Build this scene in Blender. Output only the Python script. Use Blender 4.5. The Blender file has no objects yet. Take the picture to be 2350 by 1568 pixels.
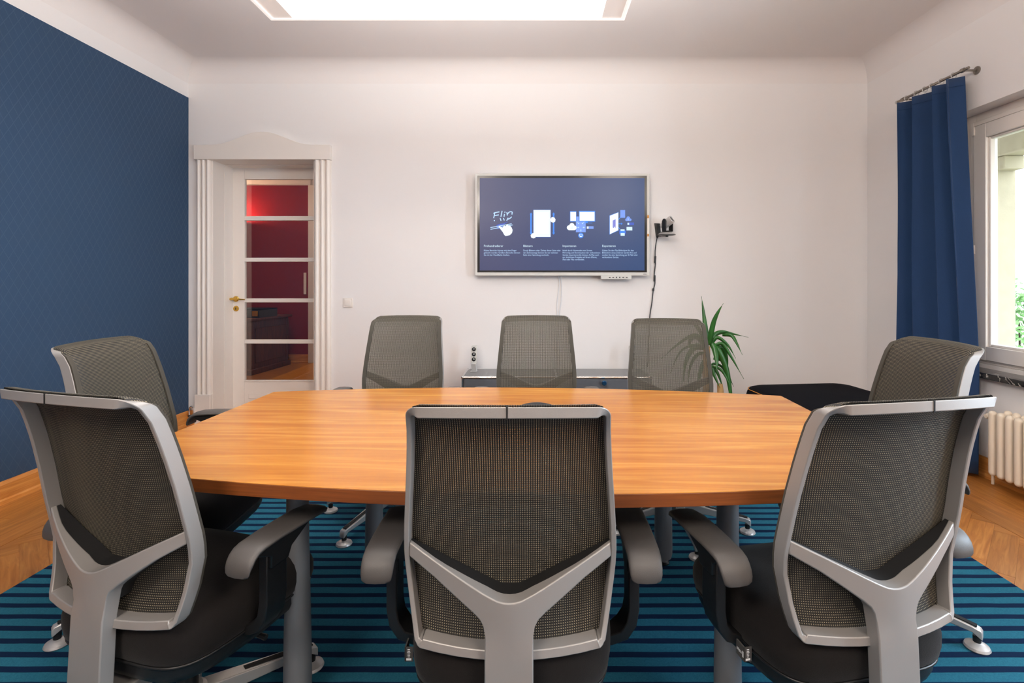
import bpy, bmesh, math, random
from mathutils import Vector, Matrix
random.seed(7)
PI = math.pi
S = bpy.context.scene
COL = S.collection

# ------------------------------------------------------------------ camera
F, CX, CY, H = 1180.0, 1224.0, 640.0, 1.25     # focal length and vanishing point in pixels of 2350x1568, eye height
cd = bpy.data.cameras.new('camera')
cam = bpy.data.objects.new('camera', cd)
COL.objects.link(cam)
cam.location = (0, 0, H)
cam.rotation_euler = (PI/2, 0, 0)
cd.sensor_width = 36
cd.lens = 36*F/2350
cd.shift_x = -(CX-1175)/2350
cd.shift_y = -(784-CY)/2350
cd.clip_start = .05
S.camera = cam

# ------------------------------------------------------------------ exposure
S.view_settings.view_transform = 'Standard'
S.view_settings.look = 'None'
S.view_settings.gamma = 1
S.view_settings.use_curve_mapping = False
S.view_settings.exposure = 0.13

# ------------------------------------------------------------------ sky
W = bpy.data.worlds.new('sky')
S.world = W
W.use_nodes = True
wn = W.node_tree
bg = wn.nodes['Background']
bg.inputs['Color'].default_value = (.80, .90, 1.0, 1)
bg.inputs['Strength'].default_value = 6.0

def area(name, loc, rot, sx, sy, power, col):
    l = bpy.data.lights.new(name, 'AREA')
    l.shape = 'RECTANGLE'; l.size = sx; l.size_y = sy
    l.energy = power; l.color = col
    o = bpy.data.objects.new(name, l); COL.objects.link(o)
    o.location = loc; o.rotation_euler = rot
    return o
# daylight portals in the two window openings of the right wall
for y0, y1 in ((2.05, 3.55), (.1, 1.6)):
    p = area('window_portal', (3.2, (y0+y1)/2, 1.5), (0, PI/2, 0), 1.7, y1-y0, 1, (1, 1, 1))
    p.data.cycles.is_portal = True
# the room's lamps: the hanging luminaire over the table, and warm ceiling lamps in the part of the room behind the camera
area('window_2_fill', (3.45, .85, 1.55), (0, PI/2, 0), 1.5, 1.35, 210, (.66, .83, 1))  # area lamp added outside the unseen second window to boost its daylight
area('luminaire_light', (-.37, 2.08, 2.355), (0, 0, 0), 1.42, .22, 12, (1, .985, .965))
area('luminaire_uplight', (-.37, 2.08, 2.43), (PI, 0, 0), 1.42, .22, 92, (1, .985, .965))
area('rear_lamp_light', (-1.2, -.9, 2.85), (math.radians(52), 0, math.radians(-30)), .9, .9, 66, (1, .88, .77))
area('rear_lamp_light', (1.5, -.9, 2.85), (math.radians(52), 0, math.radians(18)), .9, .9, 54, (1, .86, .73))

# ------------------------------------------------------------------ helpers
def lin(c): c /= 255.0; return c/12.92 if c <= .04045 else ((c+.055)/1.055)**2.4
def rgb(r, g, b): return (lin(r), lin(g), lin(b), 1)
def gray(v): return (v, v, v, 1)

def mat(name, col, rough=.5, metal=0, spec=.5, coat=0, emit=None, es=0, noise=None, bump=None, sheen=0):
    m = bpy.data.materials.new(name); m.use_nodes = True
    nt = m.node_tree; b = nt.nodes['Principled BSDF']
    b.inputs['Base Color'].default_value = col
    b.inputs['Roughness'].default_value = rough
    b.inputs['Metallic'].default_value = metal
    b.inputs['Specular IOR Level'].default_value = spec
    b.inputs['Coat Weight'].default_value = coat
    b.inputs['Sheen Weight'].default_value = sheen
    if emit:
        b.inputs['Emission Color'].default_value = emit
        b.inputs['Emission Strength'].default_value = es
    tc = None
    if noise:
        sc, amt = noise
        tc = nt.nodes.new('ShaderNodeTexCoord')
        n = nt.nodes.new('ShaderNodeTexNoise'); n.inputs['Scale'].default_value = sc; n.inputs['Detail'].default_value = 4
        nt.links.new(tc.outputs['Object'], n.inputs['Vector'])
        mx = nt.nodes.new('ShaderNodeMix'); mx.data_type = 'RGBA'
        mx.inputs[6].default_value = tuple(c*(1-amt) for c in col[:3])+(1,)
        mx.inputs[7].default_value = tuple(min(1, c*(1+amt)) for c in col[:3])+(1,)
        nt.links.new(n.outputs['Fac'], mx.inputs[0]); nt.links.new(mx.outputs[2], b.inputs['Base Color'])
    if bump:
        sc, st = bump
        tc = tc or nt.nodes.new('ShaderNodeTexCoord')
        n = nt.nodes.new('ShaderNodeTexNoise'); n.inputs['Scale'].default_value = sc; n.inputs['Detail'].default_value = 3
        nt.links.new(tc.outputs['Object'], n.inputs['Vector'])
        bp = nt.nodes.new('ShaderNodeBump'); bp.inputs['Strength'].default_value = st; bp.inputs['Distance'].default_value = .003
        nt.links.new(n.outputs['Fac'], bp.inputs['Height']); nt.links.new(bp.outputs['Normal'], b.inputs['Normal'])
    return m

def wood(name, c1, c2, c3, rough=.35, scale=(1.2, 22, 22), per_obj=0, coat=0.0, nscale=2.0):
    m = bpy.data.materials.new(name); m.use_nodes = True
    nt = m.node_tree; b = nt.nodes['Principled BSDF']; N = nt.nodes.new; L = nt.links.new
    tc = N('ShaderNodeTexCoord'); mp = N('ShaderNodeMapping'); mp.inputs['Scale'].default_value = scale
    L(tc.outputs['Object'], mp.inputs['Vector'])
    src = mp.outputs['Vector']
    if per_obj:
        oi = N('ShaderNodeObjectInfo'); cb = N('ShaderNodeCombineXYZ'); mu = N('ShaderNodeMath'); mu.operation = 'MULTIPLY'; mu.inputs[1].default_value = 90
        L(oi.outputs['Random'], mu.inputs[0]); L(mu.outputs[0], cb.inputs[0]); L(mu.outputs[0], cb.inputs[1])
        va = N('ShaderNodeVectorMath'); va.operation = 'ADD'; L(src, va.inputs[0]); L(cb.outputs[0], va.inputs[1]); src = va.outputs[0]
    n1 = N('ShaderNodeTexNoise'); n1.inputs['Scale'].default_value = nscale; n1.inputs['Detail'].default_value = 6; n1.inputs['Distortion'].default_value = .9; n1.inputs['Roughness'].default_value = .6
    L(src, n1.inputs['Vector'])
    cr = N('ShaderNodeValToRGB'); e = cr.color_ramp.elements
    e[0].position = .32; e[0].color = c1; e[1].position = .68; e[1].color = c3
    k = cr.color_ramp.elements.new(.5); k.color = c2
    L(n1.outputs['Fac'], cr.inputs[0])
    out = cr.outputs[0]
    if per_obj:
        hs = N('ShaderNodeHueSaturation'); mr = N('ShaderNodeMapRange'); mr.inputs[3].default_value = 1-per_obj; mr.inputs[4].default_value = 1+per_obj
        L(oi.outputs['Random'], mr.inputs[0]); L(mr.outputs[0], hs.inputs['Value']); L(out, hs.inputs['Color']); out = hs.outputs[0]
    L(out, b.inputs['Base Color'])
    b.inputs['Roughness'].default_value = rough; b.inputs['Coat Weight'].default_value = coat; b.inputs['Coat Roughness'].default_value = .14
    return m

M = {}
M['wall'] = mat('white_plaster', rgb(234, 231, 230), .9, spec=.2, bump=(60, .12))
M['ceiling'] = mat('ceiling_plaster', rgb(232, 227, 225), .95, spec=.15, bump=(30, .08))
M['white'] = mat('white_lacquer', rgb(236, 229, 222), .35)
M['cream'] = mat('cream_lacquer', rgb(240, 226, 206), .4)
M['red'] = mat('red_wall', rgb(135, 26, 36), .9, spec=.1)
M['silver'] = mat('silver_plastic', rgb(156, 153, 150), .42, metal=.35, bump=(700, .05))
M['alu'] = mat('polished_aluminium', rgb(200, 198, 196), .34, metal=.45)
M['legmetal'] = mat('grey_table_leg', rgb(128, 130, 134), .45, metal=.4)
M['pad'] = mat('dark_grey_armpad', rgb(74, 71, 69), .5, bump=(900, .12))
M['black'] = mat('black_plastic', rgb(24, 24, 25), .4, bump=(600, .05))
M['border'] = mat('dark_mesh_border', rgb(62, 58, 50), .8, bump=(500, .2))
M['seat'] = mat('black_seat_fabric', rgb(24, 21, 20), .92, sheen=.06, noise=(500, .25), bump=(500, .25), spec=.2)
M['steel'] = mat('dark_brushed_steel', rgb(150, 142, 134), .3, metal=.9)
M['chrome'] = mat('chrome', gray(.8), .12, metal=1)
M['brass'] = mat('brass', rgb(214, 172, 80), .2, metal=1)
M['gap'] = mat('black_gap', gray(.006), .8)
M['gap2'] = mat('black_moulding', rgb(16, 16, 17), .6)
M['tag'] = mat('grey_tag', rgb(70, 68, 66), .8)
M['tagprint'] = mat('white_tag_print', rgb(225, 225, 225), .8)
M['base'] = mat('cabinet_grey', rgb(92, 96, 102), .35)
M['cabtop'] = mat('cabinet_top_grey', rgb(120, 121, 122), .35)
M['blueknob'] = mat('blue_knob', rgb(40, 90, 130), .2, metal=.6)
M['tvframe'] = mat('pale_grey_frame', rgb(206, 205, 200), .4)
M['bezel'] = mat('black_bezel', gray(.01), .15)
M['leaf'] = mat('yucca_leaf', rgb(42, 94, 36), .35, noise=(14, .45))
M['trunk'] = mat('bark', rgb(178, 140, 90), .8, noise=(30, .3), bump=(40, .5))
M['pot'] = mat('white_pot', rgb(210, 205, 198), .4)
M['soil'] = mat('soil', rgb(50, 36, 26), .95, bump=(80, .8))
M['otto'] = mat('black_felt', rgb(15, 16, 21), .95, noise=(300, .3), spec=.08)
M['stitch'] = mat('orange_stitch', rgb(196, 128, 40), .7)
M['curtain'] = mat('blue_curtain_cloth', rgb(35, 60, 96), .85, sheen=.2, noise=(200, .12), spec=.15)
M['cable'] = mat('black_cable', rgb(28, 30, 36), .5)
M['wcable'] = mat('white_cable', rgb(226, 228, 232), .5)
M['marble'] = None
M['stone'] = mat('sandstone', rgb(176, 166, 142), .9, noise=(12, .12), bump=(40, .4))
M['grass'] = mat('grass', rgb(120, 124, 96), .95, noise=(6, .3))
M['bushleaf'] = mat('bush_leaf', rgb(96, 140, 72), .7, noise=(8, .4))
M['bark2'] = mat('dark_bark', rgb(70, 56, 44), .9)
M['lampglow'] = mat('lamp_diffuser', gray(.9), .4, emit=(1, .96, .92, 1), es=3.2)
M['lampend'] = mat('lamp_end_diffuser', rgb(230, 222, 216), .3, emit=(1, .95, .9, 1), es=.35)
M['lamprim'] = mat('lamp_rim', rgb(245, 240, 236), .25, emit=(1, .96, .92, 1), es=.6)
M['table'] = wood('cherry_table_top', rgb(160, 96, 33), rgb(179, 115, 43), rgb(197, 137, 58), rough=.23, scale=(.9, 14, 14), nscale=1.8)
M['shaded_edge'] = wood('shaded_cherry_edge', rgb(112, 58, 20), rgb(124, 66, 25), rgb(136, 75, 30), rough=.45, scale=(1.5, 15, 60))  # same cherry as the top, colour darkened because the edge is less lit
M['oak'] = wood('oak_plank', rgb(148, 90, 36), rgb(170, 110, 50), rgb(190, 132, 68), rough=.32, scale=(2, 26, 26), per_obj=.16)
M['skirt'] = wood('oak_skirting', rgb(186, 116, 52), rgb(204, 136, 66), rgb(218, 154, 84), rough=.35, scale=(2, 2, 40))
M['darkwood'] = wood('dark_oak', rgb(66, 28, 14), rgb(88, 40, 20), rgb(108, 52, 28), rough=.55, scale=(20, 20, 2))

def glass(name, tint=(1, 1, 1, 1), refl=.06):
    m = bpy.data.materials.new(name); m.use_nodes = True
    nt = m.node_tree; nt.nodes.clear(); N = nt.nodes.new; L = nt.links.new
    o = N('ShaderNodeOutputMaterial'); t = N('ShaderNodeBsdfTransparent'); g = N('ShaderNodeBsdfGlossy'); x = N('ShaderNodeMixShader')
    t.inputs[0].default_value = tint; g.inputs['Roughness'].default_value = .02
    fr = N('ShaderNodeLayerWeight'); fr.inputs[0].default_value = .12
    mr = N('ShaderNodeMapRange'); mr.inputs[3].default_value = refl; mr.inputs[4].default_value = .7
    L(fr.outputs['Fresnel'], mr.inputs[0]); L(mr.outputs[0], x.inputs[0])
    L(t.outputs[0], x.inputs[1]); L(g.outputs[0], x.inputs[2]); L(x.outputs[0], o.inputs[0])
    return m
M['glass'] = glass('clear_glass')
M['dglass'] = glass('door_glass', (.92, .9, .9, 1), .09)

def marble():
    m = mat('black_marble', gray(.015), .12); nt = m.node_tree; b = nt.nodes['Principled BSDF']; N = nt.nodes.new; L = nt.links.new
    tc = N('ShaderNodeTexCoord'); n = N('ShaderNodeTexNoise'); n.inputs['Scale'].default_value = 5; n.inputs['Detail'].default_value = 8; n.inputs['Distortion'].default_value = 1.5
    L(tc.outputs['Object'], n.inputs['Vector']); cr = N('ShaderNodeValToRGB'); e = cr.color_ramp.elements
    e[0].position = .485; e[0].color = gray(.012); e[1].position = .52; e[1].color = gray(.012); k = e.new(.503); k.color = (.5, .47, .42, 1)
    L(n.outputs['Fac'], cr.inputs[0]); L(cr.outputs[0], b.inputs['Base Color'])
    return m
M['marble'] = marble()

def wallpaper():
    m = mat('blue_wallpaper', rgb(40, 70, 106), .75); nt = m.node_tree; b = nt.nodes['Principled BSDF']; N = nt.nodes.new; L = nt.links.new
    tc = N('ShaderNodeTexCoord'); sp = N('ShaderNodeSeparateXYZ'); L(tc.outputs['Object'], sp.inputs[0])
    outs = []
    for sgn in (1, -1):
        a = N('ShaderNodeMath'); a.operation = 'MULTIPLY'; a.inputs[1].default_value = 18; L(sp.outputs[1], a.inputs[0])
        c = N('ShaderNodeMath'); c.operation = 'MULTIPLY'; c.inputs[1].default_value = 11*sgn; L(sp.outputs[2], c.inputs[0])
        s_ = N('ShaderNodeMath'); s_.operation = 'ADD'; L(a.outputs[0], s_.inputs[0]); L(c.outputs[0], s_.inputs[1])
        f = N('ShaderNodeMath'); f.operation = 'FRACT'; L(s_.outputs[0], f.inputs[0])
        l = N('ShaderNodeMath'); l.operation = 'LESS_THAN'; l.inputs[1].default_value = .09; L(f.outputs[0], l.inputs[0]); outs.append(l)
    mx = N('ShaderNodeMath'); mx.operation = 'MAXIMUM'; L(outs[0].outputs[0], mx.inputs[0]); L(outs[1].outputs[0], mx.inputs[1])
    mc = N('ShaderNodeMix'); mc.data_type = 'RGBA'; mc.inputs[6].default_value = rgb(40, 67, 96); mc.inputs[7].default_value = rgb(42, 69.5, 98.5)
    L(mx.outputs[0], mc.inputs[0]); L(mc.outputs[2], b.inputs['Base Color'])
    mr = N('ShaderNodeMapRange'); mr.inputs[3].default_value = .8; mr.inputs[4].default_value = .55; L(mx.outputs[0], mr.inputs[0]); L(mr.outputs[0], b.inputs['Roughness'])
    bp = N('ShaderNodeBump'); bp.inputs['Strength'].default_value = .07; bp.inputs['Distance'].default_value = .002; L(mx.outputs[0], bp.inputs['Height']); L(bp.outputs[0], b.inputs['Normal'])
    return m
M['paper'] = wallpaper()

def rugmat():
    m = mat('striped_rug', rgb(20, 60, 90), .95, spec=.1); nt = m.node_tree; b = nt.nodes['Principled BSDF']; N = nt.nodes.new; L = nt.links.new
    tc = N('ShaderNodeTexCoord'); sp = N('ShaderNodeSeparateXYZ')
    nz = N('ShaderNodeTexNoise'); nz.inputs['Scale'].default_value = 6; L(tc.outputs['Object'], nz.inputs['Vector'])
    L(tc.outputs['Object'], sp.inputs[0])
    w_ = N('ShaderNodeMath'); w_.operation = 'MULTIPLY_ADD'; w_.inputs[1].default_value = .006; L(nz.outputs['Fac'], w_.inputs[0]); L(sp.outputs[1], w_.inputs[2])
    a = N('ShaderNodeMath'); a.operation = 'MULTIPLY'; a.inputs[1].default_value = 1/.0637; L(w_.outputs[0], a.inputs[0])
    ad = N('ShaderNodeMath'); ad.operation = 'ADD'; ad.inputs[1].default_value = .55; L(a.outputs[0], ad.inputs[0])
    f = N('ShaderNodeMath'); f.operation = 'FRACT'; L(ad.outputs[0], f.inputs[0])
    cr = N('ShaderNodeValToRGB'); e = cr.color_ramp.elements
    e[0].position = .36; e[0].color = (.0, .0, .0, 1); e[1].position = .39; e[1].color = (1, 1, 1, 1)
    k = e.new(.97); k.color = (1, 1, 1, 1); k = e.new(1.0); k.color = (0, 0, 0, 1)
    L(f.outputs[0], cr.inputs[0])
    n2 = N('ShaderNodeTexNoise'); n2.inputs['Scale'].default_value = 220; n2.inputs['Detail'].default_value = 3; L(tc.outputs['Object'], n2.inputs['Vector'])
    ml = N('ShaderNodeMix'); ml.data_type = 'RGBA'; ml.inputs[6].default_value = rgb(26, 80, 102); ml.inputs[7].default_value = rgb(46, 114, 134); L(n2.outputs['Fac'], ml.inputs[0])
    mx = N('ShaderNodeMix'); mx.data_type = 'RGBA'; mx.inputs[6].default_value = rgb(12, 34, 62); L(cr.outputs[0], mx.inputs[0]); L(ml.outputs[2], mx.inputs[7])
    L(mx.outputs[2], b.inputs['Base Color'])
    hh = N('ShaderNodeMath'); hh.operation = 'MULTIPLY_ADD'; hh.inputs[1].default_value = .35; L(n2.outputs['Fac'], hh.inputs[0]); L(cr.outputs[0], hh.inputs[2])
    bp = N('ShaderNodeBump'); bp.inputs['Strength'].default_value = .6; bp.inputs['Distance'].default_value = .004; L(hh.outputs[0], bp.inputs['Height']); L(bp.outputs[0], b.inputs['Normal'])
    return m
M['rug'] = rugmat()

def meshcloth():
    m = bpy.data.materials.new('woven_mesh_cloth'); m.use_nodes = True
    nt = m.node_tree; b = nt.nodes['Principled BSDF']; o = nt.nodes['Material Output']; N = nt.nodes.new; L = nt.links.new
    uv = N('ShaderNodeUVMap'); uv.uv_map = 'UVMap'; sp = N('ShaderNodeSeparateXYZ'); L(uv.outputs[0], sp.inputs[0])
    def cell(sock, off):
        a = N('ShaderNodeMath'); a.operation = 'ADD'; a.inputs[1].default_value = off; L(sock, a.inputs[0])
        f = N('ShaderNodeMath'); f.operation = 'FRACT'; L(a.outputs[0], f.inputs[0])
        s_ = N('ShaderNodeMath'); s_.operation = 'SUBTRACT'; s_.inputs[1].default_value = .5; L(f.outputs[0], s_.inputs[0])
        q = N('ShaderNodeMath'); q.operation = 'ABSOLUTE'; L(s_.outputs[0], q.inputs[0]); return q.outputs[0]
    def lt(s_, v):
        a = N('ShaderNodeMath'); a.operation = 'LESS_THAN'; a.inputs[1].default_value = v; L(s_, a.inputs[0]); return a.outputs[0]
    def mul(a_, b_):
        a = N('ShaderNodeMath'); a.operation = 'MULTIPLY'; L(a_, a.inputs[0]); L(b_, a.inputs[1]); return a.outputs[0]
    hole = mul(lt(cell(sp.outputs[0], 0), .195), lt(cell(sp.outputs[1], 0), .195))
    spk = mul(lt(cell(sp.outputs[0], .0), .17), lt(cell(sp.outputs[1], .5), .2))
    mc = N('ShaderNodeMix'); mc.data_type = 'RGBA'; mc.inputs[6].default_value = rgb(30, 28, 26); mc.inputs[7].default_value = rgb(152, 142, 118); L(spk, mc.inputs[0])
    L(mc.outputs[2], b.inputs['Base Color']); b.inputs['Roughness'].default_value = .7
    t = N('ShaderNodeBsdfTransparent'); x = N('ShaderNodeMixShader'); L(hole, x.inputs[0]); L(b.outputs[0], x.inputs[1]); L(t.outputs[0], x.inputs[2]); L(x.outputs[0], o.inputs[0])
    return m
M['mesh'] = meshcloth()

def parent_(o, p):
    if p is not None: o.parent = p
def link(name, me, m, parent=None, smooth=True, ang=35, bevel=0, seg=2):
    if m is not None:
        for k in (m if isinstance(m, (list, tuple)) else [m]): me.materials.append(k)
    o = bpy.data.objects.new(name, me); COL.objects.link(o); parent_(o, parent)
    if smooth:
        for p in me.polygons: p.use_smooth = True
        try: me.set_sharp_from_angle(angle=math.radians(ang))
        except Exception: pass
    if bevel:
        b = o.modifiers.new('bevel', 'BEVEL'); b.width = bevel; b.segments = seg; b.limit_method = 'ANGLE'; b.angle_limit = math.radians(40)
        b.harden_normals = False
    return o
def obj(name, bm, m, parent=None, smooth=True, ang=35, bevel=0, seg=2, recalc=True):
    if recalc: bmesh.ops.recalc_face_normals(bm, faces=bm.faces)
    me = bpy.data.meshes.new(name); bm.to_mesh(me); bm.free()
    return link(name, me, m, parent, smooth, ang, bevel, seg)
def BM(): return bmesh.new()
def box(bm, x0, x1, y0, y1, z0, z1, mx=None):
    vs = [bm.verts.new((x, y, z)) for x in (x0, x1) for y in (y0, y1) for z in (z0, z1)]
    if mx is not None:
        for v in vs: v.co = mx @ v.co
    for q in ((0, 1, 3, 2), (4, 6, 7, 5), (0, 4, 5, 1), (2, 3, 7, 6), (0, 2, 6, 4), (1, 5, 7, 3)): bm.faces.new([vs[i] for i in q])
    return vs
def prism(bm, pts, fn0, fn1):
    """pts 2-D outline -> two caps placed by fn0 / fn1"""
    a = [bm.verts.new(fn0(*p)) for p in pts]; b = [bm.verts.new(fn1(*p)) for p in pts]
    bm.faces.new(a); bm.faces.new(b[::-1])
    n = len(pts)
    for i in range(n): bm.faces.new((a[i], b[i], b[(i+1) % n], a[(i+1) % n]))
def tube(bm, pts, r, n=8, caps=True, closed=False):
    pts = [Vector(p) for p in pts]; rings = []
    up = None
    for i, p in enumerate(pts):
        if closed: d = pts[(i+1) % len(pts)]-pts[i-1]
        else: d = pts[min(i+1, len(pts)-1)]-pts[max(i-1, 0)]
        d.normalize()
        if up is None:
            up = Vector((0, 0, 1)) if abs(d.z) < .9 else Vector((1, 0, 0))
        s_ = d.cross(up)
        if s_.length < 1e-5: s_ = d.orthogonal()
        s_.normalize(); up = s_.cross(d).normalized()
        rr = r[i] if isinstance(r, (list, tuple)) else r
        rings.append([bm.verts.new(p+(s_*math.cos(2*PI*k/n)+up*math.sin(2*PI*k/n))*rr) for k in range(n)])
    m = len(rings)
    for i in range(m if closed else m-1):
        a, b = rings[i], rings[(i+1) % m]
        for k in range(n): bm.faces.new((a[k], a[(k+1) % n], b[(k+1) % n], b[k]))
    if caps and not closed: bm.faces.new(rings[0][::-1]); bm.faces.new(rings[-1])
def lathe(bm, prof, n=24, mx=None):
    rings = []
    for r, z in prof:
        if r < 1e-6: rings.append([bm.verts.new((0, 0, z))])
        else: rings.append([bm.verts.new((r*math.cos(2*PI*k/n), r*math.sin(2*PI*k/n), z)) for k in range(n)])
    for a, b in zip(rings, rings[1:]):
        for k in range(n):
            q = [a[k % len(a)], a[(k+1) % len(a)], b[(k+1) % len(b)], b[k % len(b)]]
            u = []
            for v in q:
                if v not in u: u.append(v)
            if len(u) > 2: bm.faces.new(u)
    if len(rings[0]) > 1: bm.faces.new(rings[0][::-1])
    if len(rings[-1]) > 1: bm.faces.new(rings[-1])
    if mx is not None:
        for rg in rings:
            for v in rg: v.co = mx @ v.co
def interp(tab, z):
    tab = sorted(tab)
    if z <= tab[0][0]: return tab[0][1:]
    for a, b in zip(tab, tab[1:]):
        if z <= b[0]:
            t = (z-a[0])/(b[0]-a[0]); t = t
            return tuple(p+(q-p)*t for p, q in zip(a[1:], b[1:]))
    return tab[-1][1:]
def tag(o, label=None, cat=None, group=None, kind=None):
    if label: o['label'] = label
    if cat: o['category'] = cat
    if group: o['group'] = group
    if kind: o['kind'] = kind
    return o
def empty(name, loc=(0, 0, 0), rz=0):
    o = bpy.data.objects.new(name, None); COL.objects.link(o); o.location = loc; o.rotation_euler = (0, 0, rz); o.empty_display_size = .1
    return o
def at(px, py, Y):
    s_ = F/Y
    return Vector(((px-CX)/s_, Y, H+(CY-py)/s_))

# ------------------------------------------------------------------ the setting
XL, XR, YB, YF, ZC = -2.955, 2.858, -1.7, 4.40, 3.08
DX0, DX1, DZ = -2.75, -1.869, 2.272           # door opening
WT = .35
def struct(name, bm, m, **k):
    return tag(obj(name, bm, m, **k), kind='structure')
bm = BM(); box(bm, XL-.3, XR+.3, YB, YF, -.06, -.008)
floor = struct('floor', bm, M['darkwood'], smooth=False)
bm = BM(); box(bm, -7, XR+.3, YF, 8.0, -.06, 0)
struct('floor_adjoining', bm, M['oak'], smooth=False)
# oak boards: a frieze of long boards along the walls, a herringbone field inside
def clip(poly, ax, v, keep_less):
    out = []
    for i in range(len(poly)):
        a, b = poly[i], poly[(i+1) % len(poly)]
        ia = (a[ax] <= v) if keep_less else (a[ax] >= v); ib = (b[ax] <= v) if keep_less else (b[ax] >= v)
        if ia: out.append(a)
        if ia != ib:
            t = (v-a[ax])/(b[ax]-a[ax]); out.append((a[0]+(b[0]-a[0])*t, a[1]+(b[1]-a[1])*t))
    return out
def parea(p): return abs(sum(p[i][0]*p[(i+1) % len(p)][1]-p[(i+1) % len(p)][0]*p[i][1] for i in range(len(p))))/2
def plank(poly, ang, z=0):
    cx = sum(p[0] for p in poly)/len(poly); cy = sum(p[1] for p in poly)/len(poly)
    c, s_ = math.cos(-ang), math.sin(-ang)
    loc = [((x-cx)*c-(y-cy)*s_, (x-cx)*s_+(y-cy)*c) for x, y in poly]
    sh = .0009
    g = []
    for x, y in loc:
        l = math.hypot(x, y) or 1
        g.append((x-x/l*sh, y-y/l*sh))
    bm = BM(); prism(bm, g, lambda x, y: (x, y, 0), lambda x, y: (x, y, .008))
    o = obj('plank', bm, M['oak'], floor, smooth=False); o.location = (cx, cy, -.008+z); o.rotation_euler = (0, 0, ang)
FX0, FX1, FY1 = -2.487, 2.362, 3.93
def boards_y(x0, x1, y0, y1, n, L):
    w = (x1-x0)/n
    for i in range(n):
        y = y1-random.uniform(.2, L)
        e = y1
        while e > y0+1e-3:
            y = max(y, y0)
            plank([(x0+i*w, y), (x0+(i+1)*w, y), (x0+(i+1)*w, e), (x0+i*w, e)], PI/2)
            e = y; y = e-L
boards_y(XL, FX0, YB, YF, 4, 1.35)
boards_y(FX1, XR, YB, YF, 4, 1.35)
w = (YF-FY1)/4
for i in range(4):
    x = FX0+random.uniform(.3, 1.3); e = FX0
    while e < FX1-1e-3:
        x = min(x, FX1)
        plank([(e, FY1+i*w), (x, FY1+i*w), (x, FY1+(i+1)*w), (e, FY1+(i+1)*w)], 0); e = x; x = e+1.35
regs = ((FX0+.003, -2.03, YB, FY1-.003), (1.89, FX1-.003, YB, FY1-.003), (-2.03, 1.89, 3.02, FY1-.003))
pw, pl = .095, .475
c45 = math.sqrt(.5)
for i in range(-60, 60):
    for j in range(-14, 15):
        # herringbone in the rotated frame
        for kind in (0, 1):
            if kind == 0: u0, v0, u1, v1 = i*pw+j*pl*2*0+0, 0, 0, 0
            bx, by = i*pw+j*(pl*1), i*pw-j*(pl*1)
            if kind == 0: q = [(bx, by), (bx+pl, by), (bx+pl, by+pw), (bx, by+pw)]; a = PI/4
            else: q = [(bx, by+pw), (bx+pw, by+pw), (bx+pw, by+pw+pl), (bx, by+pw+pl)]; a = PI*3/4
            q = [((x-y)*c45, (x+y)*c45) for x, y in q]
            for (x0, x1, y0, y1) in regs:
                p = clip(clip(clip(clip(q, 0, x0, False), 0, x1, True) if True else q, 1, y0, False), 1, y1, True) if q else q
                if len(p) > 2 and parea(p) > .0012: plank(p, a)

bm = BM(); box(bm, XL-.3, XL, YB-.3, YF+WT, -.06, ZC+.1)
wl = struct('wall_left', bm, M['wall'], smooth=False)
bm = BM(); box(bm, XL, XL+.004, YB, YF, .125, 2.80)
obj('wallpaper', bm, M['paper'], wl, smooth=False)
bm = BM(); box(bm, XL, XR, YB-.3, YB, -.06, ZC+.1)
struct('wall_back', bm, M['wall'], smooth=False)
bm = BM()
box(bm, XL, DX0, YF, YF+WT, -.06, ZC+.1); box(bm, DX1, XR, YF, YF+WT, -.06, ZC+.1); box(bm, DX0, DX1, YF, YF+WT, DZ, ZC+.1)
struct('wall_front', bm, M['wall'], smooth=False)
# right wall with two window openings
WZ0, WZ1 = .66, 2.355
wins = ((2.05, 3.55), (.1, 1.6))
bm = BM()
ys = [YB-.3, .1, 1.6, 2.05, 3.55, YF+WT]
for a, b in ((0, 1), (2, 3), (4, 5)): box(bm, XR, XR+.32, ys[a], ys[b], -.06, ZC+.1)
for y0, y1 in wins:
    box(bm, XR, XR+.32, y0, y1, -.06, WZ0); box(bm, XR, XR+.32, y0, y1, WZ1, ZC+.1)
struct('wall_right', bm, M['wall'], smooth=False)
# ceiling with a concave cove all round
bm = BM(); box(bm, XL-.3, XR+.3, YB-.3, YF+WT, ZC, ZC+.2)
R = .16
def cove(bm, a, b, n1, n2):
    # a,b: corner end points at the wall/ceiling edge; n1: direction into the room; concave quarter
    a, b, n1 = Vector(a), Vector(b), Vector(n1)
    k = 10
    rows = []
    for p in (a, b):
        row = [bm.verts.new(p)]
        for i in range(k+1):
            t = i/k*PI/2
            row.append(bm.verts.new(p+n1*(R-R*math.sin(t))+Vector((0, 0, -1))*(R-R*math.cos(t))))
        rows.append(row)
    r0, r1 = rows; n = len(r0)
    for i in range(n): bm.faces.new((r0[i], r0[(i+1) % n], r1[(i+1) % n], r1[i]))
    bm.faces.new(r0); bm.faces.new(r1[::-1])
cove(bm, (XL, YF, ZC), (XR, YF, ZC), (0, -1, 0), 0); cove(bm, (XL, YB, ZC), (XR, YB, ZC), (0, 1, 0), 0)
cove(bm, (XL, YB, ZC), (XL, YF, ZC), (1, 0, 0), 0); cove(bm, (XR, YB, ZC), (XR, YF, ZC), (-1, 0, 0), 0)
struct('ceiling', bm, M['ceiling'])
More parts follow.
